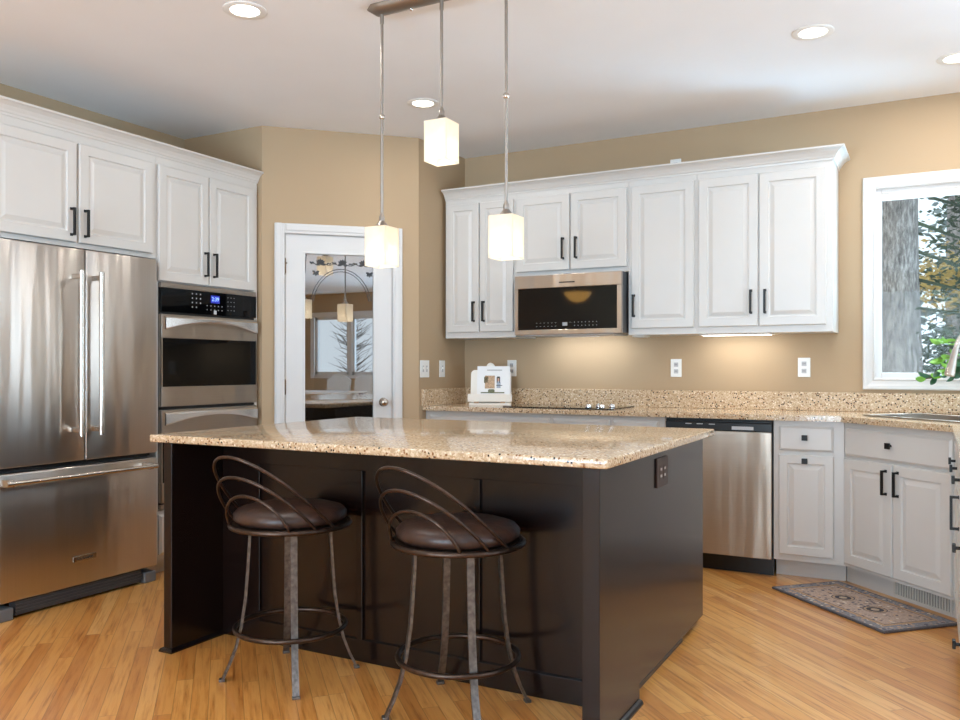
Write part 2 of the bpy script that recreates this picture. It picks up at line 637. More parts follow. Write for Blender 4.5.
def text(name, body, size, mat, parent, loc, rot, depth=0.0006):
    c = bpy.data.curves.new(name, 'FONT')
    c.body = body
    c.size = size
    c.extrude = depth
    c.align_x = 'CENTER'
    c.align_y = 'CENTER'
    tmp = bpy.data.objects.new('tmp_text', c)
    COL.objects.link(tmp)
    bpy.context.view_layer.update()
    me = bpy.data.meshes.new_from_object(tmp.evaluated_get(bpy.context.evaluated_depsgraph_get()))
    bpy.data.objects.remove(tmp)
    bpy.data.curves.remove(c)
    me.materials.clear()
    me.materials.append(M[mat])
    o = bpy.data.objects.new(name, me)
    COL.objects.link(o)
    o.parent = parent
    o.location = loc
    o.rotation_euler = rot
    return o


# ------------------------------------------------------------------ room shell
H = 2.74
XL, YB = -4.51, 5.498
P1 = (-3.812, 4.127)
P2 = (-3.078, 4.855)
DOOR_A = math.atan2(P2[1] - P1[1], P2[0] - P1[0])
DOOR_L = math.hypot(P2[0] - P1[0], P2[1] - P1[1])
XW = 0.74            # far edge of the peninsula worktop
XR, YR = 6.3, -4.5   # open room beside and behind the camera

struct('floor', B().box(XL - 0.1, XR + 0.1, YR - 0.1, YB + 0.1, -0.06, 0.0), 'floor')
struct('ceiling', B().box(XL - 0.1, XR + 0.1, YR - 0.1, YB + 0.1, H, H + 0.08), 'ceiling')
struct('wall_left', B().box(XL - 0.1, XL, YR, YB, 0, H), 'wall')
struct('wall_pantry_return', B().prism([(XL, P1[1]), (P1[0], P1[1]), (P1[0] - 0.041, P1[1] + 0.1), (XL, P1[1] + 0.1)], 0, H), 'wall')

# angled pantry wall, in its own frame: x along the wall, +y behind it
D0, D1, DT = 0.138, 0.858, 2.055


def angled_wall():
    b = B()
    k = 0.0412
    b.prism([(0, 0), (D0, 0), (D0, 0.1), (-k + 0.0824, 0.1)], 0, DT)
    b.prism([(D1, 0), (DOOR_L, 0), (DOOR_L - 0.041, 0.1), (D1, 0.1)], 0, DT)
    b.prism([(0, 0), (DOOR_L, 0), (DOOR_L - 0.041, 0.1), (0.041, 0.1)], DT, H)
    return b


struct('wall_pantry_angled', angled_wall(), 'wall', (P1[0], P1[1], 0), DOOR_A)
struct('wall_pantry_side', B().prism([(P2[0], P2[1]), (P2[0], YB), (P2[0] - 0.1, YB), (P2[0] - 0.1, P2[1] + 0.041)], 0, H), 'wall')

# back wall with the window over the sink
WX0, WX1, WZ0, WZ1 = -0.295, 0.54, 1.113, 2.236
bw = B()
bw.box(XL - 0.1, WX0, YB, YB + 0.12, 0, H)
bw.box(WX1, 1.5, YB, YB + 0.12, 0, H)
bw.box(1.5, 4.1, YB, YB + 0.12, 0, 0.25)
bw.box(1.5, 4.1, YB, YB + 0.12, 2.4, H)
bw.box(4.1, XR + 0.12, YB, YB + 0.12, 0, H)
bw.box(WX0, WX1, YB, YB + 0.12, 0, WZ0)
bw.box(WX0, WX1, YB, YB + 0.12, WZ1, H)
struct('wall_back', bw, 'wall')
# far right wall with a large window and a reflected pair of windows
def wall_x(x0, x1, y0, y1, holes):
    b = B()
    ys = y0
    for (a, c, z0, z1) in holes:
        b.box(x0, x1, ys, a, 0, H)
        b.box(x0, x1, a, c, 0, z0)
        b.box(x0, x1, a, c, z1, H)
        ys = c
    b.box(x0, x1, ys, y1, 0, H)
    return b
struct('wall_right', wall_x(XR, XR + 0.12, YR, YB, [(-3.85, -1.7, 1.02, 2.25), (-0.3, 3.9, 0.45, 2.45)]), 'wall')
rb = B()
rb.box(XL - 0.1, -3.3, YR - 0.12, YR, 0, H)
rb.box(0.9, XR + 0.12, YR - 0.12, YR, 0, H)
rb.box(-3.3, 0.9, YR - 0.12, YR, 0, 0.4)
rb.box(-3.3, 0.9, YR - 0.12, YR, 2.5, H)
struct('wall_rear', rb, 'wall')

# window over the sink
win = B()
win.frame(WX0, WX1, WZ0, WZ1, [(-0.004, YB + 0.03), (-0.004, YB - 0.012), (0.006, YB - 0.018), (0.012, YB - 0.012), (0.03, YB - 0.016), (0.044, YB - 0.022), (0.06, YB - 0.022), (0.066, YB - 0.016), (0.066, YB)])
w1 = struct('window_1', win, 'trim')
sash = B()
g = 0.034
sash.box(WX0, WX0 + g, YB + 0.012, YB + 0.07, WZ0, WZ1, 0.004)
sash.box(WX1 - g, WX1, YB + 0.012, YB + 0.07, WZ0, WZ1, 0.004)
sash.box(WX0 + g, WX1 - g, YB + 0.012, YB + 0.07, WZ0, WZ0 + g, 0.004)
sash.box(WX0 + g, WX1 - g, YB + 0.012, YB + 0.07, WZ1 - g, WZ1, 0.004)
sash.done('sash', 'trim', w1)
B().box(WX0 + g, WX1 - g, YB + 0.045, YB + 0.05, WZ0 + g, WZ1 - g).done('window_pane', 'window_glass', w1)
B().box(WX0 + g, WX1 - g, YB + 0.014, YB + 0.04, WZ1 - g - 0.038, WZ1 - g, 0.006).done('roller_blind', 'white_wood', w1)

# the pair of windows by the breakfast nook, seen mirrored in the pantry door
nb = B()
for (a, c) in ((-3.85, -2.94), (-2.86, -1.7)):
    for (y0, y1, z0, z1) in ((a, a + 0.06, 1.02, 2.25), (c - 0.06, c, 1.02, 2.25), (a, c, 1.02, 1.08), (a, c, 2.19, 2.25)):
        nb.box(XR + 0.02, XR + 0.08, y0, y1, z0, z1)
nb.box(XR, XR + 0.1, -2.94, -2.86, 1.02, 2.25)
for (y0, y1, z0, z1) in ((-3.95, -3.85, 0.94, 2.35), (-1.7, -1.6, 0.94, 2.35), (-3.85, -1.7, 2.25, 2.35), (-3.85, -1.7, 0.94, 1.02)):
    nb.box(XR - 0.025, XR, y0, y1, z0, z1)
struct('window_2', nb, 'trim')
nb = B()
for (y0, y1, z0, z1) in ((-0.3, -0.23, 0.45, 2.45), (3.83, 3.9, 0.45, 2.45), (-0.3, 3.9, 0.45, 0.52), (-0.3, 3.9, 2.38, 2.45), (1.1, 1.18, 0.45, 2.45), (2.5, 2.58, 0.45, 2.45)):
    nb.box(XR + 0.02, XR + 0.08, y0, y1, z0, z1)
struct('window_3', nb, 'trim')
nb = B()
for (x0, x1, z0, z1) in ((-3.3, -3.22, 0.4, 2.5), (0.82, 0.9, 0.4, 2.5), (-3.3, 0.9, 0.4, 0.48), (-3.3, 0.9, 2.42, 2.5), (-1.24, -1.16, 0.4, 2.5)):
    nb.box(x0, x1, YR - 0.08, YR - 0.02, z0, z1)
struct('window_4', nb, 'trim')
nb = B()
for (x0, x1, z0, z1) in ((1.5, 1.58, 0.25, 2.4), (4.02, 4.1, 0.25, 2.4), (1.5, 4.1, 0.25, 0.33), (1.5, 4.1, 2.32, 2.4), (2.76, 2.84, 0.25, 2.4)):
    nb.box(x0, x1, YB + 0.02, YB + 0.08, z0, z1)
struct('window_5', nb, 'trim')

# pantry door: casing, slab, glass, hardware
cas = B()
def casing_piece(b, x0, x1, z0, z1, inner):
    b.box(x0, x1, -0.018, 0, z0, z1, 0.003)
    if inner == 'v':
        b.box(x0 + 0.01, x1 - 0.018, -0.026, -0.016, z0 + 0.01, z1 - 0.0, 0.003)
    else:
        b.box(x0 + 0.01, x1 - 0.01, -0.026, -0.016, z0 + 0.018, z1 - 0.01, 0.003)
casing_piece(cas, D0 - 0.06, D0 + 0.004, 0, DT + 0.06, 'v')
casing_piece(cas, D1 - 0.004, D1 + 0.06, 0, DT + 0.06, 'v')
casing_piece(cas, D0 + 0.004, D1 - 0.004, DT - 0.004, DT + 0.06, 'h')
cas.box(D0, D0 + 0.006, 0, 0.1, 0, DT)
cas.box(D1 - 0.006, D1, 0, 0.1, 0, DT)
cas.box(D0 + 0.006, D1 - 0.006, 0, 0.1, DT - 0.006, DT)
struct('trim_1', cas, 'trim', (P1[0], P1[1], 0), DOOR_A)
dx0, dx1, dz1 = D0 + 0.009, D1 - 0.009, DT - 0.009
gx0, gx1, gz0, gz1 = 0.262, 0.736, 0.25, 1.936
sl = B()
for (x0, x1, z0, z1) in ((dx0, gx0, 0.008, dz1), (gx1, dx1, 0.008, dz1), (gx0, gx1, gz1, dz1), (gx0, gx1, 0.008, gz0)):
    sl.box(x0, x1, 0.004, 0.04, z0, z1)
for (x0, x1, z0, z1) in ((gx0 - 0.002, gx0 + 0.012, gz0, gz1), (gx1 - 0.012, gx1 + 0.002, gz0, gz1), (gx0, gx1, gz1 - 0.012, gz1 + 0.002), (gx0, gx1, gz0 - 0.002, gz0 + 0.012)):
    sl.box(x0, x1, 0.0, 0.016, z0, z1, 0.003)
door = struct('door_1', sl, 'trim', (P1[0], P1[1], 0), DOOR_A)
B().box(gx0 + 0.002, gx1 - 0.002, 0.018, 0.024, gz0 + 0.002, gz1 - 0.002).done('glass_pane', 'pantry_glass', door)
# etched ornament on the glass: a double arch under a scrolling leaf garland
et = B()
cx, hw, zb, zt = 0.512, 0.205, 1.56, 1.83
for d in (0.0, 0.016):
    et.tube([(cx + (hw - d) * math.cos(a), 0.0165, zb + (zt - zb - d) * math.sin(a)) for a in [PI * k / 40 for k in range(3, 38)]], 0.0022, 6)
def leaf2d(b, x, z, L, w, ang):
    t = bmesh.new()
    pts = [(0, 0), (L * 0.3, w), (L * 0.7, w * 0.8), (L, 0), (L * 0.7, -w * 0.8), (L * 0.3, -w)]
    ca, sa = math.cos(ang), math.sin(ang)
    vs = [t.verts.new((x + px * ca - pz * sa, 0.0165, z + px * sa + pz * ca)) for px, pz in pts]
    t.faces.new(vs)
    r = bmesh.ops.extrude_face_region(t, geom=list(t.faces))
    for v in [q for q in r['geom'] if isinstance(q, bmesh.types.BMVert)]:
        v.co.y -= 0.001
    b.add(t)
for x in (0.375, 0.52, 0.66):
    for a in (90, 35, 145, -10, 190, 60, 120):
        leaf2d(et, x, 1.862, 0.036, 0.009, math.radians(a))
    for dx in (-0.055, -0.04, 0.04, 0.055):
        leaf2d(et, x + dx, 1.862 + 0.004 * math.sin(dx * 300), 0.02, 0.006, math.radians(30 if dx > 0 else 150))
et.tube([(0.31 + 0.4 * k / 40, 0.0165, 1.858 + 0.006 * math.sin(k * 0.9)) for k in range(41)], 0.0022, 6)
for x in (0.345, 0.70):
    for a in (-90, -140, -40, 20, 160):
        leaf2d(et, x, 1.805, 0.026, 0.008, math.radians(a))
et.tube([(0.283, 0.0165, 1.93), (0.279, 0.0165, 1.87), (0.276, 0.0165, 1.80)], 0.003, 6)
et.done('etched_ornament', 'dark_gray', door)['label'] = 'dark etched arch and leaf garland'
kn = B()
kn.cyl((0.79, 0.004, 0.945), (0.79, -0.006, 0.945), 0.03)
kn.cyl((0.79, -0.006, 0.945), (0.79, -0.04, 0.945), 0.011)
kn.ball((0.79, -0.05, 0.945), 0.027, (1, 0.75, 1))
kn.done('door_knob', 'nickel', door, 40)
for z in (1.84, 1.05, 0.25):
    hb = B()
    hb.cyl((dx0 - 0.004, -0.004, z - 0.05), (dx0 - 0.004, -0.004, z + 0.05), 0.0065)
    hb.box(dx0 - 0.003, dx0 + 0.004, 0.001, 0.0045, z - 0.045, z + 0.045)
    hb.done('hinge', 'brass', door, 40)
hb = B()
hb.box(dx0 - 0.024, dx0 + 0.012, -0.012, -0.006, 1.853, 1.86)
hb.cyl((dx0 - 0.004, -0.012, 1.78), (dx0 - 0.004, -0.012, 1.87), 0.0045)
hb.done('hinge_pin_stop', 'brass', door, 40)

# ------------------------------------------------------------------ cabinets
def panel_door(x0, x1, z0, z1, t=0.02, stile=0.052):
    def rg(i, y):
        return (x0 + i, x1 - i, z0 + i, z1 - i, y)
    return B().rings([rg(0, 0), rg(0, -t + 0.005), rg(0.004, -t), rg(stile, -t), rg(stile + 0.004, -t + 0.008),
                      rg(stile + 0.011, -t + 0.008), rg(stile + 0.032, -t + 0.0015), rg(stile + 0.034, -t + 0.001)])


def slab_front(x0, x1, z0, z1, t=0.02):
    def rg(i, y):
        return (x0 + i, x1 - i, z0 + i, z1 - i, y)
    return B().rings([rg(0, 0), rg(0, -t + 0.009), rg(0.003, -t + 0.007), rg(0.012, -t)])


def bar_handle(parent, x, z0, z1, y=-0.02, proj=0.032):
    b = B()
    b.box(x - 0.0065, x + 0.0065, y - proj, y - proj + 0.01, z0, z1, 0.0015)
    for z in (z0 + 0.005, z1 - 0.005):
        b.box(x - 0.005, x + 0.005, y - proj + 0.008, y, z - 0.005, z + 0.005)
        b.box(x - 0.007, x + 0.007, y - 0.003, y, z - 0.007, z + 0.007)
    return b.done('handle', 'black_metal', parent)


def square_knob(parent, x, z, y=-0.02):
    b = B()
    b.cyl((x, y, z), (x, y - 0.018, z), 0.006)
    b.box(x - 0.015, x + 0.015, y - 0.028, y - 0.017, z - 0.015, z + 0.015, 0.002)
    return b.done('knob', 'black_metal', parent)


def cabinet(name, label, loc, rz, body, fronts, group=None, cat='cabinet'):
    """body: list of boxes; fronts: (kind, x0, x1, z0, z1, hardware)"""
    t = thing(name, label, cat, loc, rz, group)
    b = B()
    for q in body:
        b.box(*q)
    b.done('body', 'cabinet', t)
    for kind, x0, x1, z0, z1, hw in fronts:
        if kind == 'door':
            f = panel_door(x0, x1, z0, z1).done('door', 'cabinet', t)
        elif kind == 'tdoor':
            f = panel_door(x0, x1, z0, z1, stile=0.046).done('door', 'cabinet', t)
        else:
            f = slab_front(x0, x1, z0, z1).done('drawer', 'cabinet', t)
        for q in hw:
            if q[0] == 'bar':
                bar_handle(f, *q[1:])
            else:
                square_knob(f, *q[1:])
    return t


e = 0.0006
# --- wall cabinets on the back wall (frame front at y=5.17, door front 5.15)
YF = 5.17
dep = YB - YF - 0.002
def wall_cab(label, X0, X1, z0, doors):
    w = X1 - X0
    cabinet('wall_cabinet', label, (X0, YF, z0), 0.0, [(e, w - e, 0, dep, 0, 2.40 - z0)], doors, 'white upper cabinets on the back wall')
ZD0, ZD1 = 1.424 - 1.384, 2.323 - 1.384
wall_cab('white two-door upper cabinet with narrow doors, left of the microwave', -3.05, -2.497, 1.384,
         [('tdoor', 0.026, 0.275, ZD0, ZD1, [('bar', 0.24, 0.112, 0.252)]), ('tdoor', 0.283, 0.541, ZD0, ZD1, [('bar', 0.318, 0.112, 0.252)])])
wall_cab('short white two-door upper cabinet directly above the microwave', -2.497, -1.70, 1.79,
         [('door', 0.012, 0.399, 0.031, 0.533, [('bar', 0.357, 0.102, 0.242)]), ('door', 0.407, 0.788, 0.031, 0.533, [('bar', 0.449, 0.102, 0.242)])])
wall_cab('white single-door upper cabinet right of the microwave', -1.70, -1.266, 1.384,
         [('door', 0.024, 0.418, ZD0, ZD1, [('bar', 0.042, 0.113, 0.253)])])
wall_cab('white two-door upper cabinet nearest the window, lit strip below', -1.266, -0.495, 1.384,
         [('door', 0.014, 0.362, ZD0, ZD1, [('bar', 0.324, 0.113, 0.253)]), ('door', 0.37, 0.737, ZD0, ZD1, [('bar', 0.404, 0.113, 0.253)])])
prof = [(0, 2.33), (0.006, 2.33), (0.008, 2.345), (0.014, 2.352), (0.018, 2.366), (0.032, 2.392), (0.05, 2.41), (0.058, 2.413), (0.064, 2.418), (0.064, 2.43), (0, 2.43)]
prof = [(o, 2.43 - (2.43 - z) * 0.7) for o, z in prof]
# the moulding sits on the cabinet frames
tag(B().sweep([(-3.05, YF - e), (-0.495 + e, YF - e), (-0.495 + e, YB - 0.003)], prof, 1).done('crown_molding', 'cabinet'),
    'white crown molding along the top of the back-wall upper cabinets', 'molding')
t = thing('under_cabinet_light', 'slim lit light strip under the upper cabinet nearest the window', 'light', (-1.06, 5.33, 1.384))
B().box(-0.215, 0.215, -0.07, 0.06, -0.007, -0.0005, 0.002).done('housing', 'plate_white', t)
B().box(-0.2, 0.2, -0.06, 0.05, -0.009, -0.007).done('lens', 'strip_light', t)
t = thing('under_cabinet_light', 'unlit flat light bar under the single-door upper cabinet', 'light', (-1.68, 5.3, 1.384))
B().box(-0.015, 0.06, -0.07, 0.06, -0.009, -0.0005, 0.002).done('housing', 'plate_white', t)
B().box(-0.008, 0.05, -0.06, 0.05, -0.011, -0.009).done('lens', 'plate_white', t)
area('under_cabinet_glow', (-1.06, 5.33, 1.36), (-1.06, 5.49, 1.1), 0.4, 0.06, 0.75, (0.9, 0.96, 1.0))

# --- left wall: cabinet above the refrigerator and tall oven cabinet
RZ = PI / 2
cabinet('refrigerator_cabinet', 'white two-door cabinet above the stainless refrigerator', (-3.85, 2.33, 0), RZ,
        [(0, 0.985, 0, 0.655, 1.79, 2.40), (0, 0.018, 0.02, 0.655, 0, 1.79)],
        [('door', 0.014, 0.474, 1.814, 2.322, [('bar', 0.442, 1.845, 1.985)]), ('door', 0.489, 0.949, 1.814, 2.322, [('bar', 0.521, 1.845, 1.985)])],
        'white cabinets on the left wall')
OY, OW = 3.3165, 0.804
cabinet('oven_cabinet', 'tall white cabinet holding the double wall oven', (-3.85, OY, 0), RZ,
        [(0, OW, 0, 0.655, 1.664, 2.40), (0, 0.014, 0, 0.655, 0.09, 1.664), (OW - 0.026, OW, 0, 0.655, 0.09, 1.664),
         (0.014, OW - 0.026, 0, 0.655, 0.09, 0.366), (0.0, OW, 0.07, 0.655, 0, 0.09), (0.014, OW - 0.026, 0.6, 0.655, 0.366, 1.664)],
        [('door', 0.004, 0.376, 1.668, 2.322, [('bar', 0.345, 1.72, 1.865)]), ('door', 0.384, 0.764, 1.668, 2.322, [('bar', 0.415, 1.72, 1.865)]),
         ('drawer', 0.012, 0.784, 0.12, 0.345, [('bar', 0.4, 0.2, 0.28)])],
        'white cabinets on the left wall')
prof2 = [(o * 0.84, z + 0.008) for o, z in prof]
tag(B().sweep([(-3.85 + e, 2.31), (-3.85 + e, 4.1245)], prof2, 1).done('crown_molding', 'cabinet'),
    'white crown molding along the top of the left-wall cabinets', 'molding')

# --- base cabinets along the back wall
YC = 4.945
CT = 0.883          # underside of the worktop
bdep = YB - YC - 0.004
def base_cab(label, X0, X1, fronts, name='base_cabinet'):
    w = X1 - X0
    return cabinet(name, label, (X0, YC, 0), 0.0, [(e, w - e, 0, bdep, 0.105, CT), (e, w - e, 0.095, bdep, 0, 0.105)], fronts, 'white base cabinets under the counter')
base_cab('white base cabinet under the cookbook stand, mostly hidden by island', -3.076, -2.132,
         [('drawer', 0.04, 0.93, 0.715, 0.855, [('knob', 0.48, 0.785)]), ('door', 0.04, 0.482, 0.14, 0.695, []), ('door', 0.488, 0.93, 0.14, 0.695, [])])
base_cab('white base cabinet under the cooktop, mostly hidden by island', -2.132, -1.732,
         [('drawer', 0.012, 0.388, 0.715, 0.855, [('knob', 0.2, 0.785)]), ('door', 0.012, 0.388, 0.14, 0.695, [])])
base_cab('narrow white base cabinet left of the dishwasher, mostly hidden by island', -1.732, -1.397,
         [('drawer', 0.012, 0.295, 0.715, 0.855, [('knob', 0.15, 0.785)]), ('door', 0.012, 0.295, 0.14, 0.695, [])])
base_cab('narrow white base cabinet right of the dishwasher, drawer over door with square knobs', -0.782, -0.4155,
         [('drawer', 0.03, 0.314, 0.716, 0.853, [('knob', 0.168, 0.792)]), ('tdoor', 0.03, 0.314, 0.14, 0.694, [('knob', 0.168, 0.664)])])

# --- diagonal sink cabinet
C0 = (-0.414, YC)
XF = 0.112
DW_ = (XF - C0[0]) * math.sqrt(2)
t = thing('sink_cabinet', 'white diagonal corner cabinet under the sink, with false drawer', 'cabinet', (C0[0], C0[1], 0), -PI / 4, 'white base cabinets under the counter')
b = B()
b.prism([(0, 0), (DW_, 0), (DW_ + 0.35, 0.35), (DW_ / 2, 0.74), (-0.36, 0.36)], 0.105, 0.66)
b.box(0, DW_, 0, 0.02, 0.66, CT)
b.prism([(-0.0735, 0.075), (DW_ + 0.03, 0.075), (DW_ + 0.24, 0.35), (DW_ / 2, 0.7), (-0.27, 0.3)], 0, 0.105)
b.done('body', 'cabinet', t)
f = slab_front(0.016, 0.716, 0.705, 0.85).done('drawer', 'cabinet', t)
square_knob(f, 0.35, 0.785)
f = panel_door(0.012, 0.354, 0.125, 0.69).done('door', 'cabinet', t)
bar_handle(f, 0.318, 0.535, 0.66)
f = panel_door(0.362, 0.712, 0.125, 0.69).done('door', 'cabinet', t)
bar_handle(f, 0.396, 0.535, 0.66)
vent = thing('toe_kick_vent', 'white slotted register in the toe kick under the sink cabinet', 'vent', (C0[0], C0[1], 0), -PI / 4)
b = B()
vx0, vx1 = 0.275, 0.64
for (x0, x1, z0, z1) in ((vx0, vx1, 0.012, 0.022), (vx0, vx1, 0.083, 0.093), (vx0, vx0 + 0.014, 0.022, 0.083), (vx1 - 0.014, vx1, 0.022, 0.083)):
    b.box(x0, x1, 0.066, 0.0745, z0, z1)
b.done('frame', 'cabinet_dark', vent)
B().box(vx0 + 0.014, vx1 - 0.014, 0.0735, 0.0748, 0.022, 0.083).done('backing', 'slot_dark', vent)
b = B()
for k in range(20):
    x = vx0 + 0.02 + k * 0.0165
    b.box(x, x + 0.0085, 0.068, 0.0735, 0.022, 0.083)
b.done('louvers', 'cabinet_dark', vent)

# --- right run, seen edge on
def right_cab(label, Y1, Y0, fronts):
    w = Y1 - Y0
    cabinet('base_cabinet', label, (XF, Y1, 0), -PI / 2, [(e, w - e, 0, 0.61, 0.105, CT), (e, w - e, 0.075, 0.61, 0, 0.105)], fronts, 'white base cabinets under the counter')
right_cab('white base cabinet on the right run, next to the sink cabinet', C0[1] - (XF - C0[0]) - 0.002, 4.02,
          [('drawer', 0.05, 0.39, 0.705, 0.85, [('knob', 0.2, 0.77)]), ('door', 0.05, 0.39, 0.125, 0.69, [])])
right_cab('white base cabinet on the right run, second from the sink cabinet', 4.02, 3.62,
          [('drawer', 0.012, 0.388, 0.705, 0.85, [('knob', 0.06, 0.765)]), ('door', 0.012, 0.388, 0.125, 0.69, [('bar', 0.345, 0.56, 0.69)])])
right_cab('white drawer base at the near end of the right run', 3.62, 3.17,
          [('drawer', 0.012, 0.42, 0.705, 0.85, [('knob', 0.06, 0.765)]), ('drawer', 0.012, 0.42, 0.42, 0.69, [('knob', 0.2, 0.54)]), ('drawer', 0.012, 0.42, 0.125, 0.405, [('knob', 0.2, 0.2)])])

# --- worktop with the sink cut-out, and backsplash
YE = 4.90
XE = 0.08
off = 0.042
q = C0[0] + C0[1] - off * 1.41421
plan = [(-3.0765, YE), (q - YE, YE), (XE, q - XE), (XE, 3.15), (XW - 0.002, 3.15), (XW - 0.002, YB - 0.002), (-3.0765, YB - 0.002)]
SC = Vector((0.075, 4.93))
dv = Vector((0.7071, -0.7071))
nv = Vector((0.7071, 0.7071))
def srect(a, bb):
    return [tuple(SC + dv * x + nv * y) for x, y in ((-a, -bb), (a, -bb), (a, bb), (-a, bb))]
hole = srect(0.36, 0.19)
tag(B().prism(plan, CT + 0.0008, 0.914, hole=hole).done('countertop', 'quartz'), 'tan speckled quartz countertop along the back wall with sink', 'countertop')
sp = B()
sp.box(-3.0755, XW - 0.003, YB - 0.022, YB - 0.002, 0.9145, 1.027, 0.002)
tag(sp.done('backsplash', 'quartz_honed'), 'tan speckled low backsplash along the back wall', 'backsplash')
sp = B()
sp.box(-3.0765, -3.0565, 4.885, YB - 0.0225, 0.9145, 1.027, 0.002)
tag(sp.done('backsplash', 'quartz_honed'), 'short speckled backsplash return on the pantry side wall', 'backsplash')
snk = B()
inner = 0.02
t = thing('kitchen_sink', 'stainless sink set diagonally in the corner counter', 'sink', (SC.x, SC.y, 0.9145), -PI / 4)
b = B()
A_, B_ = 0.375, 0.205
for (x0, x1, y0, y1) in ((-A_, A_, -B_, -B_ + 0.03), (-A_, A_, B_ - 0.03, B_), (-A_, -A_ + 0.03, -B_ + 0.03, B_ - 0.03), (A_ - 0.03, A_, -B_ + 0.03, B_ - 0.03)):
    b.box(x0, x1, y0, y1, 0.0005, 0.007, 0.002)
b.done('rim', 'steel_h', t)
b = B()
for (x0, x1, y0, y1, z0, z1) in ((-0.345, 0.345, -0.175, -0.171, -0.17, 0.0), (-0.345, 0.345, 0.171, 0.175, -0.17, 0.0), (-0.345, -0.341, -0.171, 0.171, -0.17, 0.0), (0.341, 0.345, -0.171, 0.171, -0.17, 0.0), (-0.345, 0.345, -0.175, 0.175, -0.176, -0.17)):
    b.box(x0, x1, y0, y1, z0, z1)
b.done('basin', 'steel_h', t)
# faucet
fc = thing('faucet', 'brushed nickel gooseneck pull-down faucet at the corner sink', 'faucet', (0.30, 5.17, 0.9145))
B().lathe([(0.028, 0), (0.028, 0.01), (0.02, 0.02), (0.017, 0.06)]).done('base', 'nickel', fc, 40)
pa = [Vector((0, 0, 0.05)), Vector((0, 0, 0.30))]
ex = Vector((-0.215, -0.265, 0))
for k in range(1, 15):
    a = PI * k / 14 * 0.9
    pa.append(Vector((0, 0, 0.30)) + ex * 0.46 * (1 - math.cos(a)) + Vector((0, 0, 0.165 * math.sin(a))))
B().tube(pa, 0.013, 14).done('spout', 'nickel', fc, 50)
endp = pa[-1]
tip = Vector((0.079 - 0.30, 4.9 - 5.17, 1.137 - 0.9145))
B().tube([endp + (endp - tip) * 0.02, endp.lerp(tip, 0.35), endp.lerp(tip, 0.9), tip], [0.015, 0.017, 0.024, 0.023], 18).done('spray_head', 'nickel', fc, 50)
b = B()
b.cyl((0.016, 0, 0.06), (0.05, 0.02, 0.06), 0.011)
b.cyl((0.05, 0.02, 0.06), (0.10, 0.03, 0.13), 0.006)
b.done('lever', 'nickel', fc, 50)

# ------------------------------------------------------------------ refrigerator
FX = -3.77
fr = thing('refrigerator', 'stainless french-door refrigerator with bottom freezer drawer', 'refrigerator', (FX, 2.36, 0), RZ)
FW = 0.895
B().box(0.004, FW - 0.004, 0.068, 0.66, 0.085, 1.755, 0.004).done('body', 'dark_gray', fr)
mid = 0.449
for (x0, x1, hx) in ((0.0, mid - 0.003, mid - 0.07), (mid + 0.003, FW, mid + 0.042)):
    d = B().box(x0, x1, 0.0, 0.06, 0.71, 1.774, 0.007, 3).done('door', 'steel_v', fr, 40)
    b = B()
    b.cyl((hx, -0.068, 0.852), (hx, -0.068, 1.645), 0.0125)
    for z in (0.866, 1.631):
        b.box(hx - 0.010, hx + 0.010, -0.07, 0.0, z - 0.012, z + 0.012, 0.003)
    for z in (0.856, 1.641):
        b.cyl((hx, -0.068, z - 0.018), (hx, -0.068, z + 0.018), 0.0135)
    b.done('handle', 'nickel', d, 40)
d = B().box(0.0, FW, 0.0, 0.06, 0.086, 0.684, 0.007, 3).done('freezer_drawer', 'steel_v', fr, 40)
b = B()
b.cyl((0.005, -0.068, 0.645), (FW - 0.075, -0.068, 0.645), 0.0115)
for x in (0.02, FW - 0.09):
    b.box(x - 0.014, x + 0.014, -0.066, 0.0, 0.628, 0.662, 0.003)
for x in (0.005, FW - 0.075):
    b.cyl((x - 0.014, -0.068, 0.645), (x + 0.014, -0.068, 0.645), 0.0145)
b.done('handle', 'nickel', d, 40)
lp = B().box(0.377, 0.509, -0.005, 0.0, 0.205, 0.233, 0.001).done('nameplate', 'nickel', d)
text('lettering', 'KitchenAid', 0.02, 'ink', lp, (0.443, -0.0055, 0.219), (PI / 2, 0, 0))
b = B()
b.box(0.0, FW, 0.058, 0.066, 0.69, 0.705)
b.done('divider', 'black_plastic', fr)
b = B()
b.box(0.09, FW - 0.09, 0.02, 0.065, 0.014, 0.08)
for z in (0.03, 0.045, 0.06):
    b.box(0.09, FW - 0.09, 0.014, 0.02, z - 0.004, z + 0.004)
b.done('toe_grille', 'dark_gray', fr)
for x0 in (0.0, FW - 0.075):
    B().box(x0, x0 + 0.075, 0.006, 0.2, 0.0, 0.058, 0.006).done('foot', 'foot_gray', fr)

# ------------------------------------------------------------------ double wall oven
ov = thing('double_wall_oven', 'stainless double wall oven with black control panel', 'oven', (-3.85, OY + 0.016, 0), RZ)
VW = 0.76
B().box(0.006, VW - 0.006, 0.003, 0.56, 0.374, 1.655).done('body', 'dark_gray', ov)
B().box(0.0, VW, -0.022, 0.0, 1.632, 1.66, 0.002).done('top_trim', 'steel_h', ov)
cp = B().box(0.0, VW, -0.022, 0.0, 1.494, 1.631, 0.002).done('control_panel', 'black_glass', ov)
dsp = B().box(0.372, 0.442, -0.0235, -0.022, 1.566, 1.612).done('display', 'clock_blue', cp)
text('clock_digits', '2:39', 0.034, 'clock_digits', dsp, (0.407, -0.0243, 1.589), (PI / 2, 0, 0), 0.0003)
def button(parent, x0, x1, y0, y1, z0, z1):
    k = (x1 - x0) * 0.18
    B().box(x0 + k, x1 - k, y0, y1, z0 + 0.0015, z1 - 0.0015).done('button', 'key_white', parent)
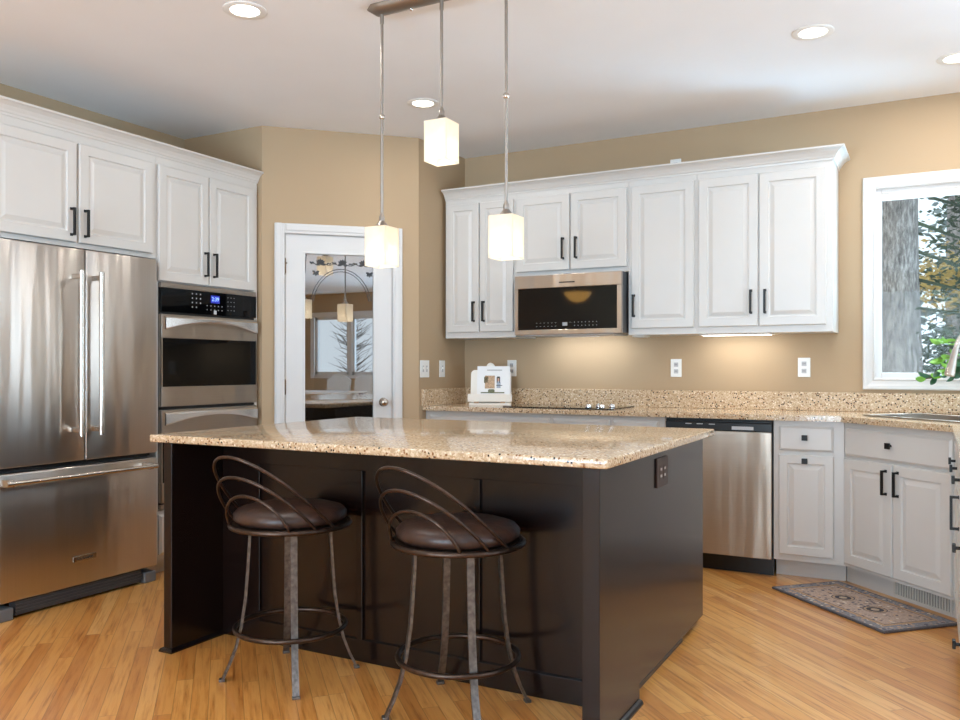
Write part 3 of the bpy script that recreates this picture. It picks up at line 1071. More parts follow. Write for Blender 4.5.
for i in range(3):
    for j in range(4):
        if not (j == 3 and i == 2):
            button(cp, 0.222 + i * 0.031, 0.234 + i * 0.031, -0.0232, -0.022, 1.606 - j * 0.026, 1.617 - j * 0.026)
for i in range(5):
    for j in range(2):
        button(cp, 0.338 + i * 0.03, 0.347 + i * 0.03, -0.0232, -0.022, 1.544 - j * 0.024, 1.553 - j * 0.024)
for i in range(3):
    for j in range(4):
        button(cp, 0.508 + i * 0.026, 0.516 + i * 0.026, -0.0232, -0.022, 1.604 - j * 0.026, 1.611 - j * 0.026)
B().box(0.396, 0.418, -0.0232, -0.022, 1.499, 1.522).done('maker_badge', 'socket_gray', cp)


def arched_handle(parent, z, y):
    """wide stainless grip whose lower edge arches up in the middle"""
    t = bmesh.new()
    n = 28
    rows = []
    for k in range(n + 1):
        u = k / n
        x = 0.014 + (VW - 0.028) * u
        arch = 1 - (2 * u - 1) ** 2
        zl = z - 0.075 + 0.05 * arch
        yo = y - 0.022 - 0.02 * arch
        rows.append([t.verts.new(c) for c in ((x, y, zl + 0.004), (x, yo + 0.006, zl), (x, yo, zl + 0.008), (x, yo, z - 0.008), (x, yo + 0.008, z), (x, y, z))])
    for a, b2 in zip(rows, rows[1:]):
        for k in range(6):
            t.faces.new((a[k], a[(k + 1) % 6], b2[(k + 1) % 6], b2[k]))
    t.faces.new(list(reversed(rows[0])))
    t.faces.new(rows[-1])
    bmesh.ops.recalc_face_normals(t, faces=t.faces)
    b = B()
    b.add(t)
    return b.done('handle', 'satin_grip', parent, 35)


for (z0, z1, g0, g1) in ((0.955, 1.481, 1.068, 1.345), (0.411, 0.936, 0.525, 0.80)):
    b = B()
    b.box(0.0, VW, -0.026, 0.0, z0, g0, 0.003)
    b.box(0.0, VW, -0.026, 0.0, g1, z1, 0.003)
    b.box(0.0, 0.008, -0.026, 0.0, g0, g1)
    b.box(VW - 0.008, VW, -0.026, 0.0, g0, g1)
    d = b.done('oven_door', 'steel_h', ov)
    B().box(0.008, VW - 0.008, -0.025, -0.002, g0, g1).done('window', 'oven_glass', d)
    arched_handle(d, z1 - 0.014, -0.0262)
b = B()
b.box(0.0, VW, -0.018, 0.0, 0.374, 0.398, 0.002)
b.done('bottom_trim', 'steel_h', ov)
for z in (1.4875, 0.9455, 0.4045):
    B().box(0.004, VW - 0.004, -0.006, 0.0025, z - 0.0062, z + 0.0062).done('vent_gap', 'black_plastic', ov)

# ------------------------------------------------------------------ microwave
mw = thing('microwave', 'stainless over-range microwave with black glass door', 'microwave', (-2.453, 5.06, 1.392))
MW_, MH = 0.744, 0.392
B().box(0.002, MW_ - 0.002, 0.032, 0.43, 0.006, MH, 0.003).done('body', 'dark_gray', mw)
b = B()
b.box(0.0, MW_, 0.0, 0.03, 0.305, MH, 0.004)
b.box(0.0, MW_, 0.0, 0.03, 0.0, 0.034, 0.004)
b.box(0.0, 0.026, 0.0, 0.03, 0.034, 0.305)
b.box(MW_ - 0.03, MW_, 0.0, 0.03, 0.034, 0.305)
d = b.done('door', 'steel_h', mw)
gl = B().box(0.026, MW_ - 0.03, 0.002, 0.028, 0.034, 0.305).done('window', 'black_glass', d)
for i in range(6):
    for j in range(2):
        button(gl, 0.155 + i * 0.027, 0.168 + i * 0.027, 0.0008, 0.002, 0.052 + j * 0.022, 0.057 + j * 0.022)
for i in range(7):
    for j in range(2):
        button(gl, 0.425 + i * 0.025, 0.431 + i * 0.025, 0.0008, 0.002, 0.052 + j * 0.022, 0.060 + j * 0.022)
button(gl, 0.385, 0.41, 0.0008, 0.002, 0.076, 0.08)
B().box(0.345, 0.378, 0.0005, 0.002, 0.056, 0.078).done('display', 'key_white', gl)
B().box(0.32, 0.43, -0.0015, 0.0, 0.334, 0.342).done('maker_nameplate', 'slot_dark', d)
B().box(0.06, MW_ - 0.06, 0.02, 0.3, -0.006, 0.006).done('underside_vent', 'socket_gray', mw)

B().box(0.25, 0.49, 0.22, 0.29, -0.009, -0.006).done('task_light_lens', 'plate_white', mw)
area('cooktop_task_light', (-2.08, 5.32, 1.37), (-2.08, 5.49, 1.1), 0.5, 0.06, 1.5, (0.95, 0.98, 1.0))

# ------------------------------------------------------------------ dishwasher
dw = thing('dishwasher', 'stainless dishwasher with black control panel', 'dishwasher', (-1.392, 4.935, 0))
DWW = 0.606
B().box(0.003, DWW - 0.003, 0.012, 0.53, 0.1, 0.878).done('tub', 'black_plastic', dw)
B().box(0.012, DWW - 0.004, -0.008, 0.012, 0.1, 0.812, 0.004).done('door', 'steel_soft', dw)
b = B()
b.box(0.001, DWW - 0.001, -0.014, 0.012, 0.813, 0.862, 0.004)
b.box(0.001, DWW - 0.001, -0.004, 0.012, 0.862, 0.874, 0.003)
p = b.done('control_panel', 'black_plastic', dw)
B().box(0.385, 0.505, -0.0155, -0.014, 0.823, 0.842).done('badge', 'socket_gray', p)
for x in (0.12, 0.185, 0.255):
    B().box(x, x + 0.035, -0.015, -0.014, 0.848, 0.853).done('button', 'socket_gray', p)
b = B()
t = bmesh.new()
n = 20
top = []
for k in range(n + 1):
    a = PI * k / n
    top.append((0.305 - 0.085 * math.cos(a), 0.811 - 0.036 * math.sin(a)))
vs = [t.verts.new((x, -0.0085, z)) for x, z in top]
t.faces.new(vs)
r = bmesh.ops.extrude_face_region(t, geom=list(t.faces))
for v in [g_ for g_ in r['geom'] if isinstance(g_, bmesh.types.BMVert)]:
    v.co.y = -0.013
bmesh.ops.recalc_face_normals(t, faces=t.faces)
b.add(t)
b.done('pocket_handle', 'steel_soft', dw)
B().box(0.003, DWW - 0.003, 0.05, 0.1, 0.0, 0.099).done('kick_plate', 'black_plastic', dw)

# ------------------------------------------------------------------ cooktop, cookbook stand
ck = thing('cooktop', 'black glass electric cooktop set in the counter', 'cooktop', (-2.13, 5.22, 0.9145))
B().box(-0.38, 0.38, -0.225, 0.225, 0.0, 0.006, 0.002).done('glass_top', 'black_glass', ck)
for (x, y) in ((0.2, -0.155), (0.235, -0.06), (0.29, -0.155), (0.325, -0.06)):
    kx = B().lathe([(0.021, 0.0065), (0.022, 0.012), (0.018, 0.026), (0.016, 0.028)], (x, y, 0), 20)
    kx.box(x - 0.004, x + 0.004, y - 0.018, y + 0.018, 0.026, 0.032, 0.001)
    kx.done('knob', 'chrome', ck, 40)

st = thing('cookbook_stand', 'white wooden cookbook stand on the counter left of the cooktop', 'stand', (-2.72, 5.225, 0.9145), 0.42)
st.scale = (0.92, 1, 1)
tilt = 0.28
def lean(x, y, z):
    return Vector((x, y + z * math.tan(tilt), z))
def lean_box(b, x0, x1, y0, y1, z0, z1, rnd=0.0):
    """upright board leaning back; upper corners rounded"""
    t = bmesh.new()
    pts = [(x0, z0), (x1, z0)]
    if rnd:
        for k in range(7):
            a = PI / 2 * k / 6
            pts.append((x1 - rnd + rnd * math.cos(a), z1 - rnd + rnd * math.sin(a)))
        for k in range(7):
            a = PI / 2 + PI / 2 * k / 6
            pts.append((x0 + rnd + rnd * math.cos(a), z1 - rnd + rnd * math.sin(a)))
    else:
        pts += [(x1, z1), (x0, z1)]
    a = [t.verts.new(lean(x, y0, z)) for x, z in pts]
    c = [t.verts.new(lean(x, y1, z)) for x, z in pts]
    m = len(pts)
    t.faces.new(a)
    t.faces.new(list(reversed(c)))
    for k in range(m):
        t.faces.new((a[k], c[k], c[(k + 1) % m], a[(k + 1) % m]))
    bmesh.ops.recalc_face_normals(t, faces=t.faces)
    b.add(t)
b = B()
lean_box(b, -0.155, 0.155, 0.02, 0.034, 0.03, 0.245, 0.03)
b.ball(lean(-0.005, 0.027, 0.262), 0.034, (1, 0.25, 1))
b.box(-0.155, 0.155, 0.09, 0.104, 0.0, 0.10)
b.done('back_board', 'white_wood', st, 35)
b = B()
b.box(-0.17, 0.165, -0.035, 0.03, 0.024, 0.036, 0.002)
b.box(-0.17, 0.165, -0.045, -0.033, 0.024, 0.078, 0.003)
b.box(-0.16, 0.155, -0.03, 0.10, 0.0, 0.016)
b.done('ledge', 'white_wood', st)
for x in (-0.105, 0.095):
    B().box(x - 0.018, x + 0.018, -0.04, -0.02, 0.016, 0.024 + 0.006).done('foot', 'tan_wood', st)
bk = thing('cookbook', 'open cookbook with a printed photo page, on the white stand', 'book', (-2.72, 5.225, 0.9145), 0.42)
bk.scale = (0.92, 1, 1)
b = B()
lean_box(b, -0.105, 0.145, -0.003, 0.0185, 0.0375, 0.272)
b.done('pages', 'paper', bk)
def page(x0, x1, z0, z1, mat, name, rnd=0.0):
    b = B()
    lean_box(b, x0, x1, -0.0045, -0.0032, z0, z1, rnd)
    o = b.done(name, mat, bk)
    return o
page(-0.03, 0.085, 0.2415, 0.2465, 'ink_gray', 'printed_title')
page(-0.045, 0.03, 0.115, 0.205, 'photo_tan', 'printed_photo')
page(-0.075, 0.105, 0.082, 0.09, 'photo_green', 'printed_greenery')
page(-0.052, -0.02, 0.155, 0.2, 'photo_green', 'printed_plant', 0.012)
page(-0.02, 0.03, 0.09, 0.11, 'photo_green', 'printed_herbs', 0.01)
page(0.05, 0.066, 0.165, 0.19, 'photo_skin', 'printed_face', 0.006)
page(0.045, 0.075, 0.118, 0.165, 'photo_blue', 'printed_figure', 0.012)
b = B()
lean_box(b, 0.045, 0.052, -0.0058, -0.0047, 0.155, 0.195, 0.003)
lean_box(b, 0.064, 0.071, -0.0058, -0.0047, 0.155, 0.192, 0.003)
lean_box(b, 0.047, 0.07, -0.0058, -0.0047, 0.187, 0.199, 0.005)
lean_box(b, 0.042, 0.088, -0.0058, -0.0047, 0.135, 0.139)
b.done('printed_hair', 'ink', bk)

# ------------------------------------------------------------------ outlets and switches
def outlet(loc, rz, label, kind='duplex', w=0.072, h=0.118, plate='plate_white', insert='socket_gray', cat='outlet'):
    t = thing('wall_outlet' if kind != 'switch' and kind != 'double' else 'light_switch', label, cat, loc, rz)
    B().box(-w / 2, w / 2, -0.006, -0.0005, -h / 2, h / 2, 0.002).done('cover_plate', plate, t)
    if kind == 'duplex':
        for z in (-0.022, 0.022):
            b = B().box(-0.014, 0.014, -0.008, -0.006, z - 0.014, z + 0.014, 0.002)
            s_ = b.done('socket', insert, t)
            B().box(-0.007, -0.004, -0.0085, -0.008, z - 0.004, z + 0.006).box(0.004, 0.007, -0.0085, -0.008, z - 0.004, z + 0.006).done('slots', 'slot_dark', s_)
    else:
        xs = (0.0,) if kind == 'switch' else (-0.023, 0.023)
        for x in xs:
            B().box(x - 0.009, x + 0.009, -0.0075, -0.006, -0.022, 0.022, 0.001).done('switch_frame', insert, t)
            B().box(x - 0.004, x + 0.004, -0.014, -0.0075, -0.002, 0.012, 0.001).done('toggle', plate, t)
    return t
outlet((-1.482, YB, 1.174), 0, 'white wall outlet below the single-door upper cabinet')
outlet((-0.69, YB, 1.178), 0, 'white wall outlet just left of the window, below the last upper cabinet')
outlet((-2.685, YB, 1.172), 0, 'white wall outlet half hidden behind the cookbook stand')
outlet((-1.485, YB, 2.49), 0, 'white outlet high on the wall above the crown molding')
outlet((-3.078, 4.926, 1.168), PI / 2, 'white double light switch on the pantry side wall', 'double', 0.115, 0.118, cat='switch')
outlet((-3.078, 5.161, 1.168), PI / 2, 'white single light switch nearest the back corner', 'switch', cat='switch')

# ------------------------------------------------------------------ island
isl = thing('kitchen_island', 'dark espresso kitchen island with end panels', 'island', (-1.835, 3.2, 0))
IX, IY = -1.835, 3.2
def ib(b, x0, x1, y0, y1, z0, z1, bev=0.0):
    return b.box(x0 - IX, x1 - IX, y0 - IY, y1 - IY, z0, z1, bev)
KY = 2.745
ZU = 0.866
b = B()
ib(b, -2.79, -0.932, KY + 0.031, 3.915, 0.034, ZU)
ib(b, -2.76, -0.96, KY + 0.031, 3.84, 0.0, 0.034)
b.done('cabinet_box', 'espresso', isl)
# seating side: rails and stiles round recessed panels
b = B()
def kb_(x0, x1, z0, z1):
    ib(b, x0, x1, KY, KY + 0.0305, z0, z1, 0.0015)
st_x = [-2.764, -2.55, -2.035, -2.008, -1.50, -1.474, -1.05, -0.962]
kb_(-2.764, -0.9625, 0.765, ZU)
kb_(-2.764, -0.9625, 0.0, 0.088)
for k in range(0, 8, 2):
    kb_(st_x[k], st_x[k + 1], 0.088, 0.765)
ib(b, -2.764, -0.9625, KY + 0.012, KY + 0.0305, 0.0, ZU)
b.done('seating_panel', 'espresso', isl)
for (x0, x1, y1, sh) in ((-2.812, -2.766, KY + 0.03, 1), (-0.96, -0.902, 2.865, 1)):
    b = B()
    ib(b, x0, x1, 2.462, y1, 0.0, ZU, 0.002)
    if x0 > -2:
        pass
    w = b.done('end_panel', 'espresso', isl)
    b = B()
    prof_s = [(0, 0.0), (0.014, 0.0), (0.014, 0.006), (0.009, 0.014), (0, 0.018)]
    if x0 < -2:
        pth = [(x0 - IX, y1 - IY), (x0 - IX, 2.462 - IY), (x1 - IX, 2.462 - IY), (x1 - IX, KY - IY)]
    else:
        pth = [(x0 - IX, KY - IY), (x0 - IX, 2.462 - IY), (x1 - IX, 2.462 - IY), (x1 - IX, y1 - IY)]
    b.sweep(pth, [(o + 0.0003, z) for o, z in prof_s], 1)
    b.done('shoe_molding', 'espresso', w)
b = B()
b.sweep([(-0.959 - IX, 2.867 - IY), (-0.959 - IX, 3.6 - IY)], [(0, 0.0), (0.016, 0.0), (0.014, 0.014), (0.008, 0.021), (0, 0.023)], 1)
b.done('shoe_molding', 'espresso', isl)
op = B().box(-0.932 - IX, -0.925 - IX, 3.235 - 0.075 - IY, 3.235 + 0.075 - IY, 0.715, 0.828, 0.002).done('outlet_plate', 'bronze_plate', isl)
op['label'] = 'brown outlet plate'
for y in (-0.026, 0.026):
    B().box(-0.925 - IX, -0.9235 - IX, 3.235 + y - 0.017 - IY, 3.235 + y + 0.017 - IY, 0.742, 0.80, 0.001).done('socket', 'bronze_plate', op)
    bb = B()
    for z in (0.758, 0.784):
        for dy in (-0.006, 0.006):
            bb.box(-0.9235 - IX, -0.9228 - IX, 3.235 + y + dy - 0.002 - IY, 3.235 + y + dy + 0.002 - IY, z - 0.005, z + 0.005)
    bb.done('slots', 'plate_white', op)
tag(B().box(-2.884, -0.872, 2.448, 3.893, ZU + 0.0008, 0.898, 0.007, 3).done('island_countertop', 'quartz', None, 40),
    'tan speckled quartz slab on top of the dark island', 'countertop')

# ------------------------------------------------------------------ bar stools
def make_stool(label):
    t = thing('bar_stool', label, 'stool', (0, 0, 0), 0, 'bar stools at the island')
    prof_c = [(0.0, 0.592), (0.196, 0.592), (0.212, 0.605), (0.214, 0.625), (0.2, 0.641), (0.16, 0.653), (0.09, 0.658), (0.0, 0.659)]
    B().lathe([(max(r, 0.001), z) for r, z in prof_c], (0, 0, 0), 56).done('seat_cushion', 'leather', t, 60)
    b = B()
    b.tube([(0.224 * math.cos(2 * PI * k / 56), 0.224 * math.sin(2 * PI * k / 56), 0.582) for k in range(56)], 0.0095, 10, True)
    b.lathe([(0.216, 0.574), (0.216, 0.591)], (0, 0, 0), 56)
    b.lathe([(0.10, 0.556), (0.10, 0.574)], (0, 0, 0), 32)
    b.done('seat_ring', 'iron', t, 40)
    B().tube([(0.207 * math.cos(2 * PI * k / 56), 0.207 * math.sin(2 * PI * k / 56), 0.19) for k in range(56)], 0.0095, 10, True).done('foot_ring', 'iron', t, 40)
    for k in range(4):
        a = PI / 4 + k * PI / 2
        ca, sa = math.cos(a), math.sin(a)
        prof_l = [(0.150, 0.573), (0.154, 0.5), (0.160, 0.4), (0.168, 0.3), (0.183, 0.2), (0.203, 0.12), (0.226, 0.06), (0.252, 0.006)]
        # flat bar: wide across, thin radially
        tb = bmesh.new()
        rows = []
        hw, ht = 0.0125, 0.005
        for r, z in prof_l:
            row = []
            for (w, h_) in ((-hw, -ht), (hw, -ht), (hw, ht), (-hw, ht)):
                rr = r + h_
                row.append(tb.verts.new((rr * ca - w * sa, rr * sa + w * ca, z)))
            rows.append(row)
        for p_, q_ in zip(rows, rows[1:]):
            for j in range(4):
                tb.faces.new((p_[j], p_[(j + 1) % 4], q_[(j + 1) % 4], q_[j]))
        tb.faces.new(rows[0])
        tb.faces.new(list(reversed(rows[-1])))
        bmesh.ops.recalc_face_normals(tb, faces=tb.faces)
        b = B()
        b.add(tb)
        lg = b.done('leg', 'iron_leg', t, 30)
        B().box(-0.014, 0.014, -0.011, 0.011, 0.0, 0.01, 0.002).done('foot_cap', 'iron_leg', lg).matrix_local = Matrix.Translation((0.253 * ca, 0.253 * sa, 0)) @ Matrix.Rotation(a + PI / 2, 4, 'Z')
    for (half, Hh, tau, r0) in ((88, 0.415, 48, 0.224), (68, 0.285, 45, 0.224), (43, 0.145, 28, 0.224)):
        w = r0 * math.sin(math.radians(half))
        y0 = -r0 * math.cos(math.radians(half))
        tr = math.radians(tau)
        pts = []
        for k in range(37):
            q_ = PI * k / 36
            s_ = math.sin(q_)
            pts.append((w * math.cos(q_), y0 - Hh * s_ * math.sin(tr), 0.585 + Hh * s_ * math.cos(tr)))
        B().tube(pts, 0.0058, 10).done('back_hoop', 'iron', t, 50)
    return t


def copy_tree(o, parent=None):
    c = o.copy()
    COL.objects.link(c)
    if parent is not None:
        c.parent = parent
    for ch in list(o.children):
        copy_tree(ch, c)
    return c


s1 = make_stool('brown leather swivel bar stool, farther left, nearer the refrigerator')
s2 = copy_tree(s1)
s1.location = (-2.17, 2.507, 0)
s2.location = (-1.435, 2.516, 0)
for o_, an_ in ((s1, -0.05), (s2, -0.2)):
    for c_ in o_.children:
        if c_.name.startswith('back_hoop'):
            c_.rotation_euler = (0, 0, an_)
s2['label'] = 'brown leather swivel bar stool on the right, nearer the island corner'

# ------------------------------------------------------------------ pendant fixture
pf = thing('pendant_light', 'three-light brushed nickel pendant bar above the island', 'light', (-1.796, 3.01, H))
b = B()
t = bmesh.new()
n = 12
L2 = 0.375
rows = []
for xe in range(17):
    u = -1 + 2 * xe / 16
    x = L2 * u
    sq = math.sqrt(max(0.0, 1 - max(0.0, (abs(x) - (L2 - 0.045)) / 0.045) ** 2)) if abs(x) > L2 - 0.045 else 1.0
    sq = max(sq, 0.12)
    rows.append([t.verts.new((x, 0.045 * sq * math.cos(PI * k / n), -0.036 * sq * math.sin(PI * k / n) - 0.0005)) for k in range(n + 1)])
for a, c in zip(rows, rows[1:]):
    for k in range(n):
        t.faces.new((a[k], a[k + 1], c[k + 1], c[k]))
    t.faces.new((a[0], c[0], c[n], a[n]))
t.faces.new(rows[0])
t.faces.new(rows[-1])
bmesh.ops.recalc_face_normals(t, faces=t.faces)
b.add(t)
b.done('canopy', 'nickel_dark', pf, 40)
for x in (-0.15, 0.15):
    B().ball((x, 0, -0.041), 0.008).done('finial', 'nickel', pf, 60)
SH = 0.106
for (x, zt_) in ((-0.30, 1.783), (0.0, 2.198), (0.30, 1.781)):
    zt2 = zt_ - H
    zb2 = zt2 - 0.168
    b = B()
    b.cyl((x, 0, zt2 + 0.05), (x, 0, -0.034), 0.0064)
    b.cyl((x, 0, -0.075), (x, 0, -0.034), 0.0085)
    rod = b.done('rod', 'nickel_rod', pf, 50)
    if zt_ < 2:
        B().lathe([(0.004, -0.014), (0.0125, -0.006), (0.0125, 0.006), (0.004, 0.014)], (x, 0, 2.262 - H), 16).done('joint', 'nickel', rod, 50)
    b = B()
    b.lathe([(0.03, 0.0), (0.03, 0.008), (0.022, 0.02), (0.012, 0.032), (0.0125, 0.05), (0.009, 0.058), (0.0055, 0.07)], (x, 0, zt2 - 0.004), 24)
    b.done('cap', 'nickel_rod', pf, 40)
    # square tube of frosted glass, open below
    h = SH / 2
    tk = 0.004
    b = B()
    b.box(x - h, x + h, -h, -h + tk, zb2, zt2)
    b.box(x - h, x + h, h - tk, h, zb2, zt2)
    b.box(x - h, x - h + tk, -h + tk, h - tk, zb2, zt2)
    b.box(x + h - tk, x + h, -h + tk, h - tk, zb2, zt2)
    b.box(x - h + tk, x + h - tk, -h + tk, h - tk, zt2 - tk, zt2)
    sh = b.done('shade', 'shade', pf)
    B().ball((x, 0, zt2 - 0.085), 0.022, (1, 1, 1.35)).done('bulb', 'bulb', sh, 60)
    ld = bpy.data.lights.new('pendant_bulb', 'POINT')
    ld.energy = 0.3
    ld.color = (1.0, 0.95, 0.87)
    ld.shadow_soft_size = 0.03
    lo = bpy.data.objects.new('pendant_bulb', ld)
    lo.location = (-1.796 + x, 3.01, H + zt2 - 0.125)
    COL.objects.link(lo)

# ------------------------------------------------------------------ recessed ceiling lights
def can(x, y, label, power=5.5):
    t = thing('recessed_light', label, 'light', (x, y, H), 0, 'recessed ceiling lights')
    b = B()
    b.lathe([(0.062, -0.001), (0.064, -0.005), (0.088, -0.006), (0.094, -0.003), (0.094, -0.0005)], (0, 0, 0), 40, cap=False)
    b.done('trim_ring', 'plate_white', t, 40)
    B().lathe([(0.063, -0.0008), (0.06, -0.003), (0.03, -0.0045), (0.001, -0.005)], (0, 0, 0), 32).done('lens', 'lens', t, 40)
    ld = bpy.data.lights.new('recessed_glow', 'AREA')
    ld.shape = 'DISK'
    ld.size = 0.11
    ld.energy = power
    ld.color = (1.0, 0.97, 0.93)
    lo = bpy.data.objects.new('recessed_glow', ld)
    lo.location = (x, y, H - 0.008)
    COL.objects.link(lo)
can(-2.644, 2.756, 'lit recessed ceiling light in front of the refrigerator')
can(-2.648, 4.224, 'lit recessed ceiling light behind the middle pendant')
can(-0.487, 4.187, 'lit recessed ceiling light above the aisle by the dishwasher')
can(0.115, 4.878, 'lit recessed ceiling light above the sink, at the right edge', 9)
for (x, y) in ((-0.6, 1.0), (-2.9, 0.6), (1.6, -0.5), (-1.6, -1.8), (3.6, 0.2)):  # unseen lamps added to give the room more light
    can(x, y, 'added recessed ceiling light, unseen in the open room behind the camera')

# ------------------------------------------------------------------ mat in front of the sink
rg = B()
rg.box(-0.40, 0.40, -0.2125, 0.2125, 0.0005, 0.012, 0.004)
ro = rg.done('kitchen_mat', 'rug')
ro.location = (-0.318, 4.553, 0)
ro.rotation_euler = (0, 0, -PI / 4)
tag(ro, 'persian-patterned cushioned mat in front of the sink cabinet', 'mat')

# ------------------------------------------------------------------ plant by the window
pl = thing('potted_plant', 'leafy green sprigs in a pale vase by the window', 'plant', (0.50, 5.36, 0.9145))
B().lathe([(0.035, 0.0), (0.05, 0.03), (0.055, 0.1), (0.035, 0.16), (0.028, 0.19), (0.032, 0.2)], (0, 0, 0), 32).done('vase', 'vase', pl, 50)
def leaf3(b, p, d, L, w):
    d = d.normalized()
    sd = d.cross(Vector((random.uniform(-.5, .5), random.uniform(-1, -0.4), random.uniform(0.2, 1)))).normalized()
    nn = d.cross(sd)
    t = bmesh.new()
    N = 5
    prev = None
    for k in range(N + 1):
        u = k / N
        ww = w * math.sin(PI * min(1, u * 0.92 + 0.08)) ** 0.8 if k < N else 0.0004
        c = p + d * L * u + nn * (L * 0.16 * math.sin(PI * u))
        row = [t.verts.new(c - sd * ww), t.verts.new(c + nn * ww * -0.25), t.verts.new(c + sd * ww)]
        if prev:
            for j in (0, 1):
                t.faces.new((prev[j], prev[j + 1], row[j + 1], row[j]))
        prev = row
    b.add(t)
stems = B()
lv = B()
lv2 = B()
random.seed(11)
for (dx, dy, z0, z1, n_) in ((-0.36, -0.02, 0.30, 0.30, 9), (-0.53, -0.10, 0.27, 0.20, 18), (-0.46, -0.12, 0.33, 0.25, 18), (-0.45, -0.06, 0.42, 0.40, 18), (-0.47, -0.1, 0.36, 0.31, 14), (0.05, -0.05, 0.4, 0.45, 8), (-0.1, 0.02, 0.42, 0.5, 8)):
    pts = []
    for k in range(13):
        u = k / 12
        pts.append(Vector((dx * u ** 1.1, dy * u, 0.17 + (z0 - 0.17) * math.sin(min(1, u * 1.6) * PI / 2) + (z1 - z0) * u ** 2)))
    stems.tube(pts, 0.0028, 6)
    for k in range(n_):
        u = 0.45 + 0.55 * (k + 1) / n_
        i = min(11, int(u * 12))
        p = pts[i].lerp(pts[i + 1], u * 12 - i) if i < 12 else pts[12]
        d = (pts[min(12, i + 1)] - pts[i]).normalized() * 0.5 + Vector((random.uniform(-.7, .3), random.uniform(-.7, .5), random.uniform(-1.0, 0.8)))
        leaf3(lv if random.random() < 0.5 else lv2, p, d, random.uniform(0.045, 0.07), random.uniform(0.012, 0.018))
stems.done('stems', 'twig', pl, 50)
lv.done('leaves', 'leaf', pl, 60)
lv2.done('deep_green_leaves', 'leaf_dark', pl, 60)  # deeper green leaves, mixed in at random

# ------------------------------------------------------------------ dining corner behind the camera, mirrored in glass
tb = thing('dining_table', 'table by the nook windows, mirrored in the pantry door glass', 'table', (3.75, -1.75, 0))
B().box(-0.5, 0.5, -0.8, 0.8, 0.72, 0.755, 0.006).done('tabletop', 'linen', tb)
for sx in (-1, 1):
    for sy in (-1, 1):
        B().box(sx * 0.42 - 0.03, sx * 0.42 + 0.03, sy * 0.72 - 0.03, sy * 0.72 + 0.03, 0, 0.72).done('leg', 'table_wood', tb)
def chair(x, y, rz, label):
    t = thing('dining_chair', label, 'chair', (x, y, 0), rz, 'dining chairs mirrored in the pantry door')
    B().box(-0.24, 0.24, -0.24, 0.24, 0.42, 0.5, 0.02).done('seat', 'linen', t)
    b = B()
    b.prism([(-0.25, 0), (0.25, 0), (0.27, 0.42), (0.15, 0.49), (0, 0.52), (-0.15, 0.49), (-0.27, 0.42)], -0.03, 0.03)
    o = b.done('backrest', 'linen', t)
    o.location = (0, 0.24, 0.52)
    o.rotation_euler = (PI / 2 - 0.12, 0, 0)
    for sx in (-1, 1):
        for sy in (-1, 1):
            B().box(sx * 0.2 - 0.02, sx * 0.2 + 0.02, sy * 0.2 - 0.02, sy * 0.2 + 0.02, 0, 0.42).done('leg', 'table_wood', t)
chair(4.65, -2.12, -PI / 2, 'pale upholstered chair, left one mirrored in the pantry door')
chair(4.65, -1.46, -PI / 2, 'pale upholstered chair, right one mirrored in the pantry door')
bl = thing('bowl_pendant', 'amber glass bowl lamp mirrored in the microwave door', 'light', (-3.85, 0.4, H))
B().cyl((0, 0, -0.62), (0, 0, 0), 0.008).done('rod', 'nickel', bl)
B().lathe([(0.01, -0.76), (0.08, -0.745), (0.14, -0.69), (0.17, -0.64), (0.16, -0.64), (0.01, -0.70)], (0, 0, 0), 32).done('bowl', 'bowl_amber', bl, 50)

# ------------------------------------------------------------------ outdoors, through the windows
struct('snow_ground', B().box(-14, 26, YB + 1.2, 40, -0.62, -0.5), 'snow')
struct('snow_ground', B().box(XR + 1.2, 30, -22, YB + 1.0, -0.62, -0.5), 'snow')


def trunk(x, y, r, h, label, lean_=0.0):
    t = thing('tree', label, 'tree', (x, y, -0.5))
    pts, rr = [], []
    for k in range(13):
        u = k / 12
        pts.append(Vector((lean_ * u + 0.02 * math.sin(k), 0.02 * math.cos(k * 1.7), h * u)))
        rr.append(r * (1.15 - 0.35 * u) if k else r * 1.3)
    B().tube(pts, rr, 16).done('trunk', 'bark', t, 60)
    return t


def sprays(b, c, n, sp, size, droop=0.3):
    """flat evergreen sprays: small tapered blades in a cloud"""
    for k in range(n):
        p = Vector((c[0] + random.gauss(0, sp[0]), c[1] + random.gauss(0, sp[1]), c[2] + random.gauss(0, sp[2])))
        an = random.uniform(0, 2 * PI)
        d = Vector((math.cos(an), math.sin(an) * 0.5, random.uniform(-droop - 0.5, 0.5))).normalized()
        sd = d.cross(Vector((random.uniform(-1, 1), -1, random.uniform(-1, 1)))).normalized()
        L = size * random.uniform(0.5, 1.4)
        w = L * random.uniform(0.12, 0.3)
        vs = [b.bm.verts.new(q_) for q_ in (p, p + d * L * 0.5 + sd * w, p + d * L, p + d * L * 0.5 - sd * w)]
        b.bm.faces.new(vs)


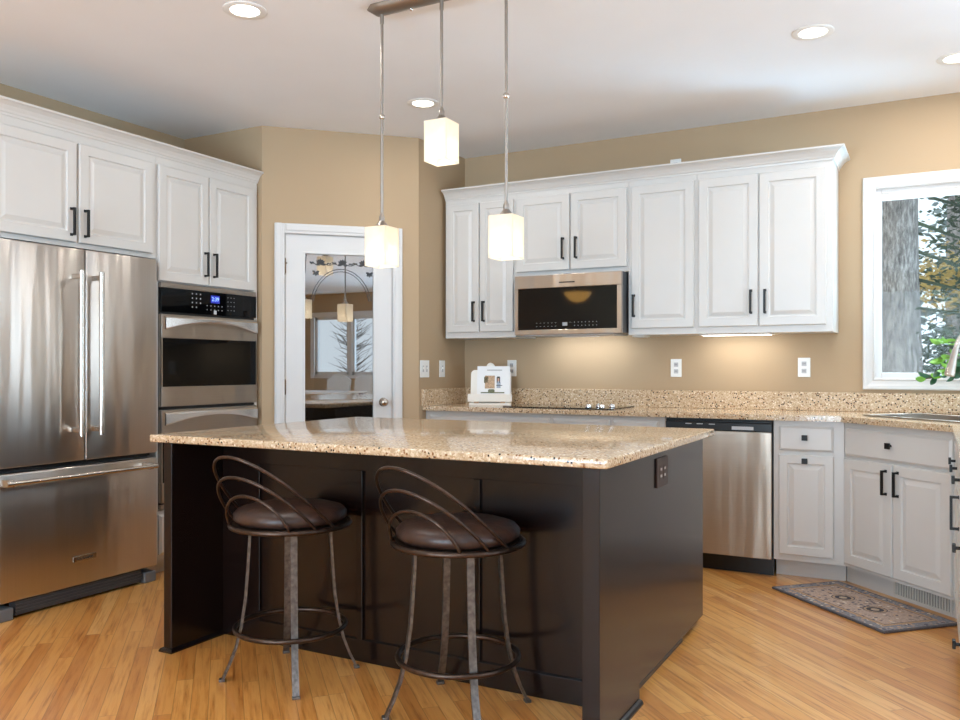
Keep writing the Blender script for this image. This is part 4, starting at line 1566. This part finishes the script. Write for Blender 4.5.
random.seed(5)
t1 = trunk(-0.26, 8.6, 0.17, 7.5, 'broad gray tree trunk at the left of the window view')
t2 = trunk(0.45, 11.6, 0.28, 7.5, 'rough gray tree trunk at the right edge of the window view')
b = B()
sprays(b, (0.72, 0.3, 2.8), 2600, (0.27, 0.4, 0.55), 0.06)
sprays(b, (0.75, 0.3, 1.7), 1400, (0.3, 0.4, 0.35), 0.055)
for k in range(8):
    z = 1.5 + k * 0.26
    b.tube([(0.12, 0, z + 0.2), (0.45, 0.1, z + 0.1 + 0.05 * math.sin(k)), (0.95, 0.2, z - 0.1)], [0.018, 0.012, 0.004], 6)
b.done('branches', 'needles', t1)
b = B()
sprays(b, (-0.25, -0.7, 2.65), 1500, (0.3, 0.2, 0.17), 0.07)
b.done('golden_branches', 'gold_needles', t2)
b = B()
sprays(b, (-0.4, 0.2, 1.75), 1300, (0.35, 0.3, 0.25), 0.055)
b.done('green_branches', 'needles', t2)
for i, (x, y, hh) in enumerate(((-0.75, 13.5, 6.5), (0.6, 18.5, 7), (-1.6, 23.0, 8))):
    tt = thing('evergreen_tree', 'snow-dusted evergreen tree far behind the trunks', 'tree', (x, y, -0.5), 0, 'distant evergreens beyond the window')
    B().cyl((0, 0, 0), (0, 0, hh * 0.9), 0.14, 0.03, 10).done('trunk', 'bark', tt)
    b = B()
    for k in range(9):
        z = 0.9 + (hh - 1) * k / 9
        s_ = 0.9 * (1 - k / 10)
        sprays(b, (0, 0, z), 130, (s_ * 0.6, s_ * 0.6, 0.2), 0.2)
    b.done('boughs', 'needles_far', tt)
for i, (x, y) in enumerate(((8.6, -4.6), (9.4, -3.2), (8.6, -1.8), (10.9, -5.0), (11.2, -3.6), (10.9, -2.0))):
    tt = trunk(x, y, 0.10, 6, 'bare snowy tree mirrored in the pantry door glass', random.uniform(-0.08, 0.08))
    tt['group'] = 'bare trees beyond the nook windows'
    b = B()
    for k in range(240):
        z = 1.2 + random.random() * 3.2
        an = random.uniform(0, 2 * PI)
        d = Vector((math.cos(an), math.sin(an), random.uniform(0.2, 0.9)))
        p0 = Vector((0, 0, z))
        L = random.uniform(0.3, 0.62)
        b.tube([p0, p0 + d * L * 0.5 + Vector((random.uniform(-.1, .1), random.uniform(-.1, .1), random.uniform(-.1, .1))), p0 + d * L], [0.012, 0.008, 0.003], 5)
    b.done('branches', 'bark', tt)
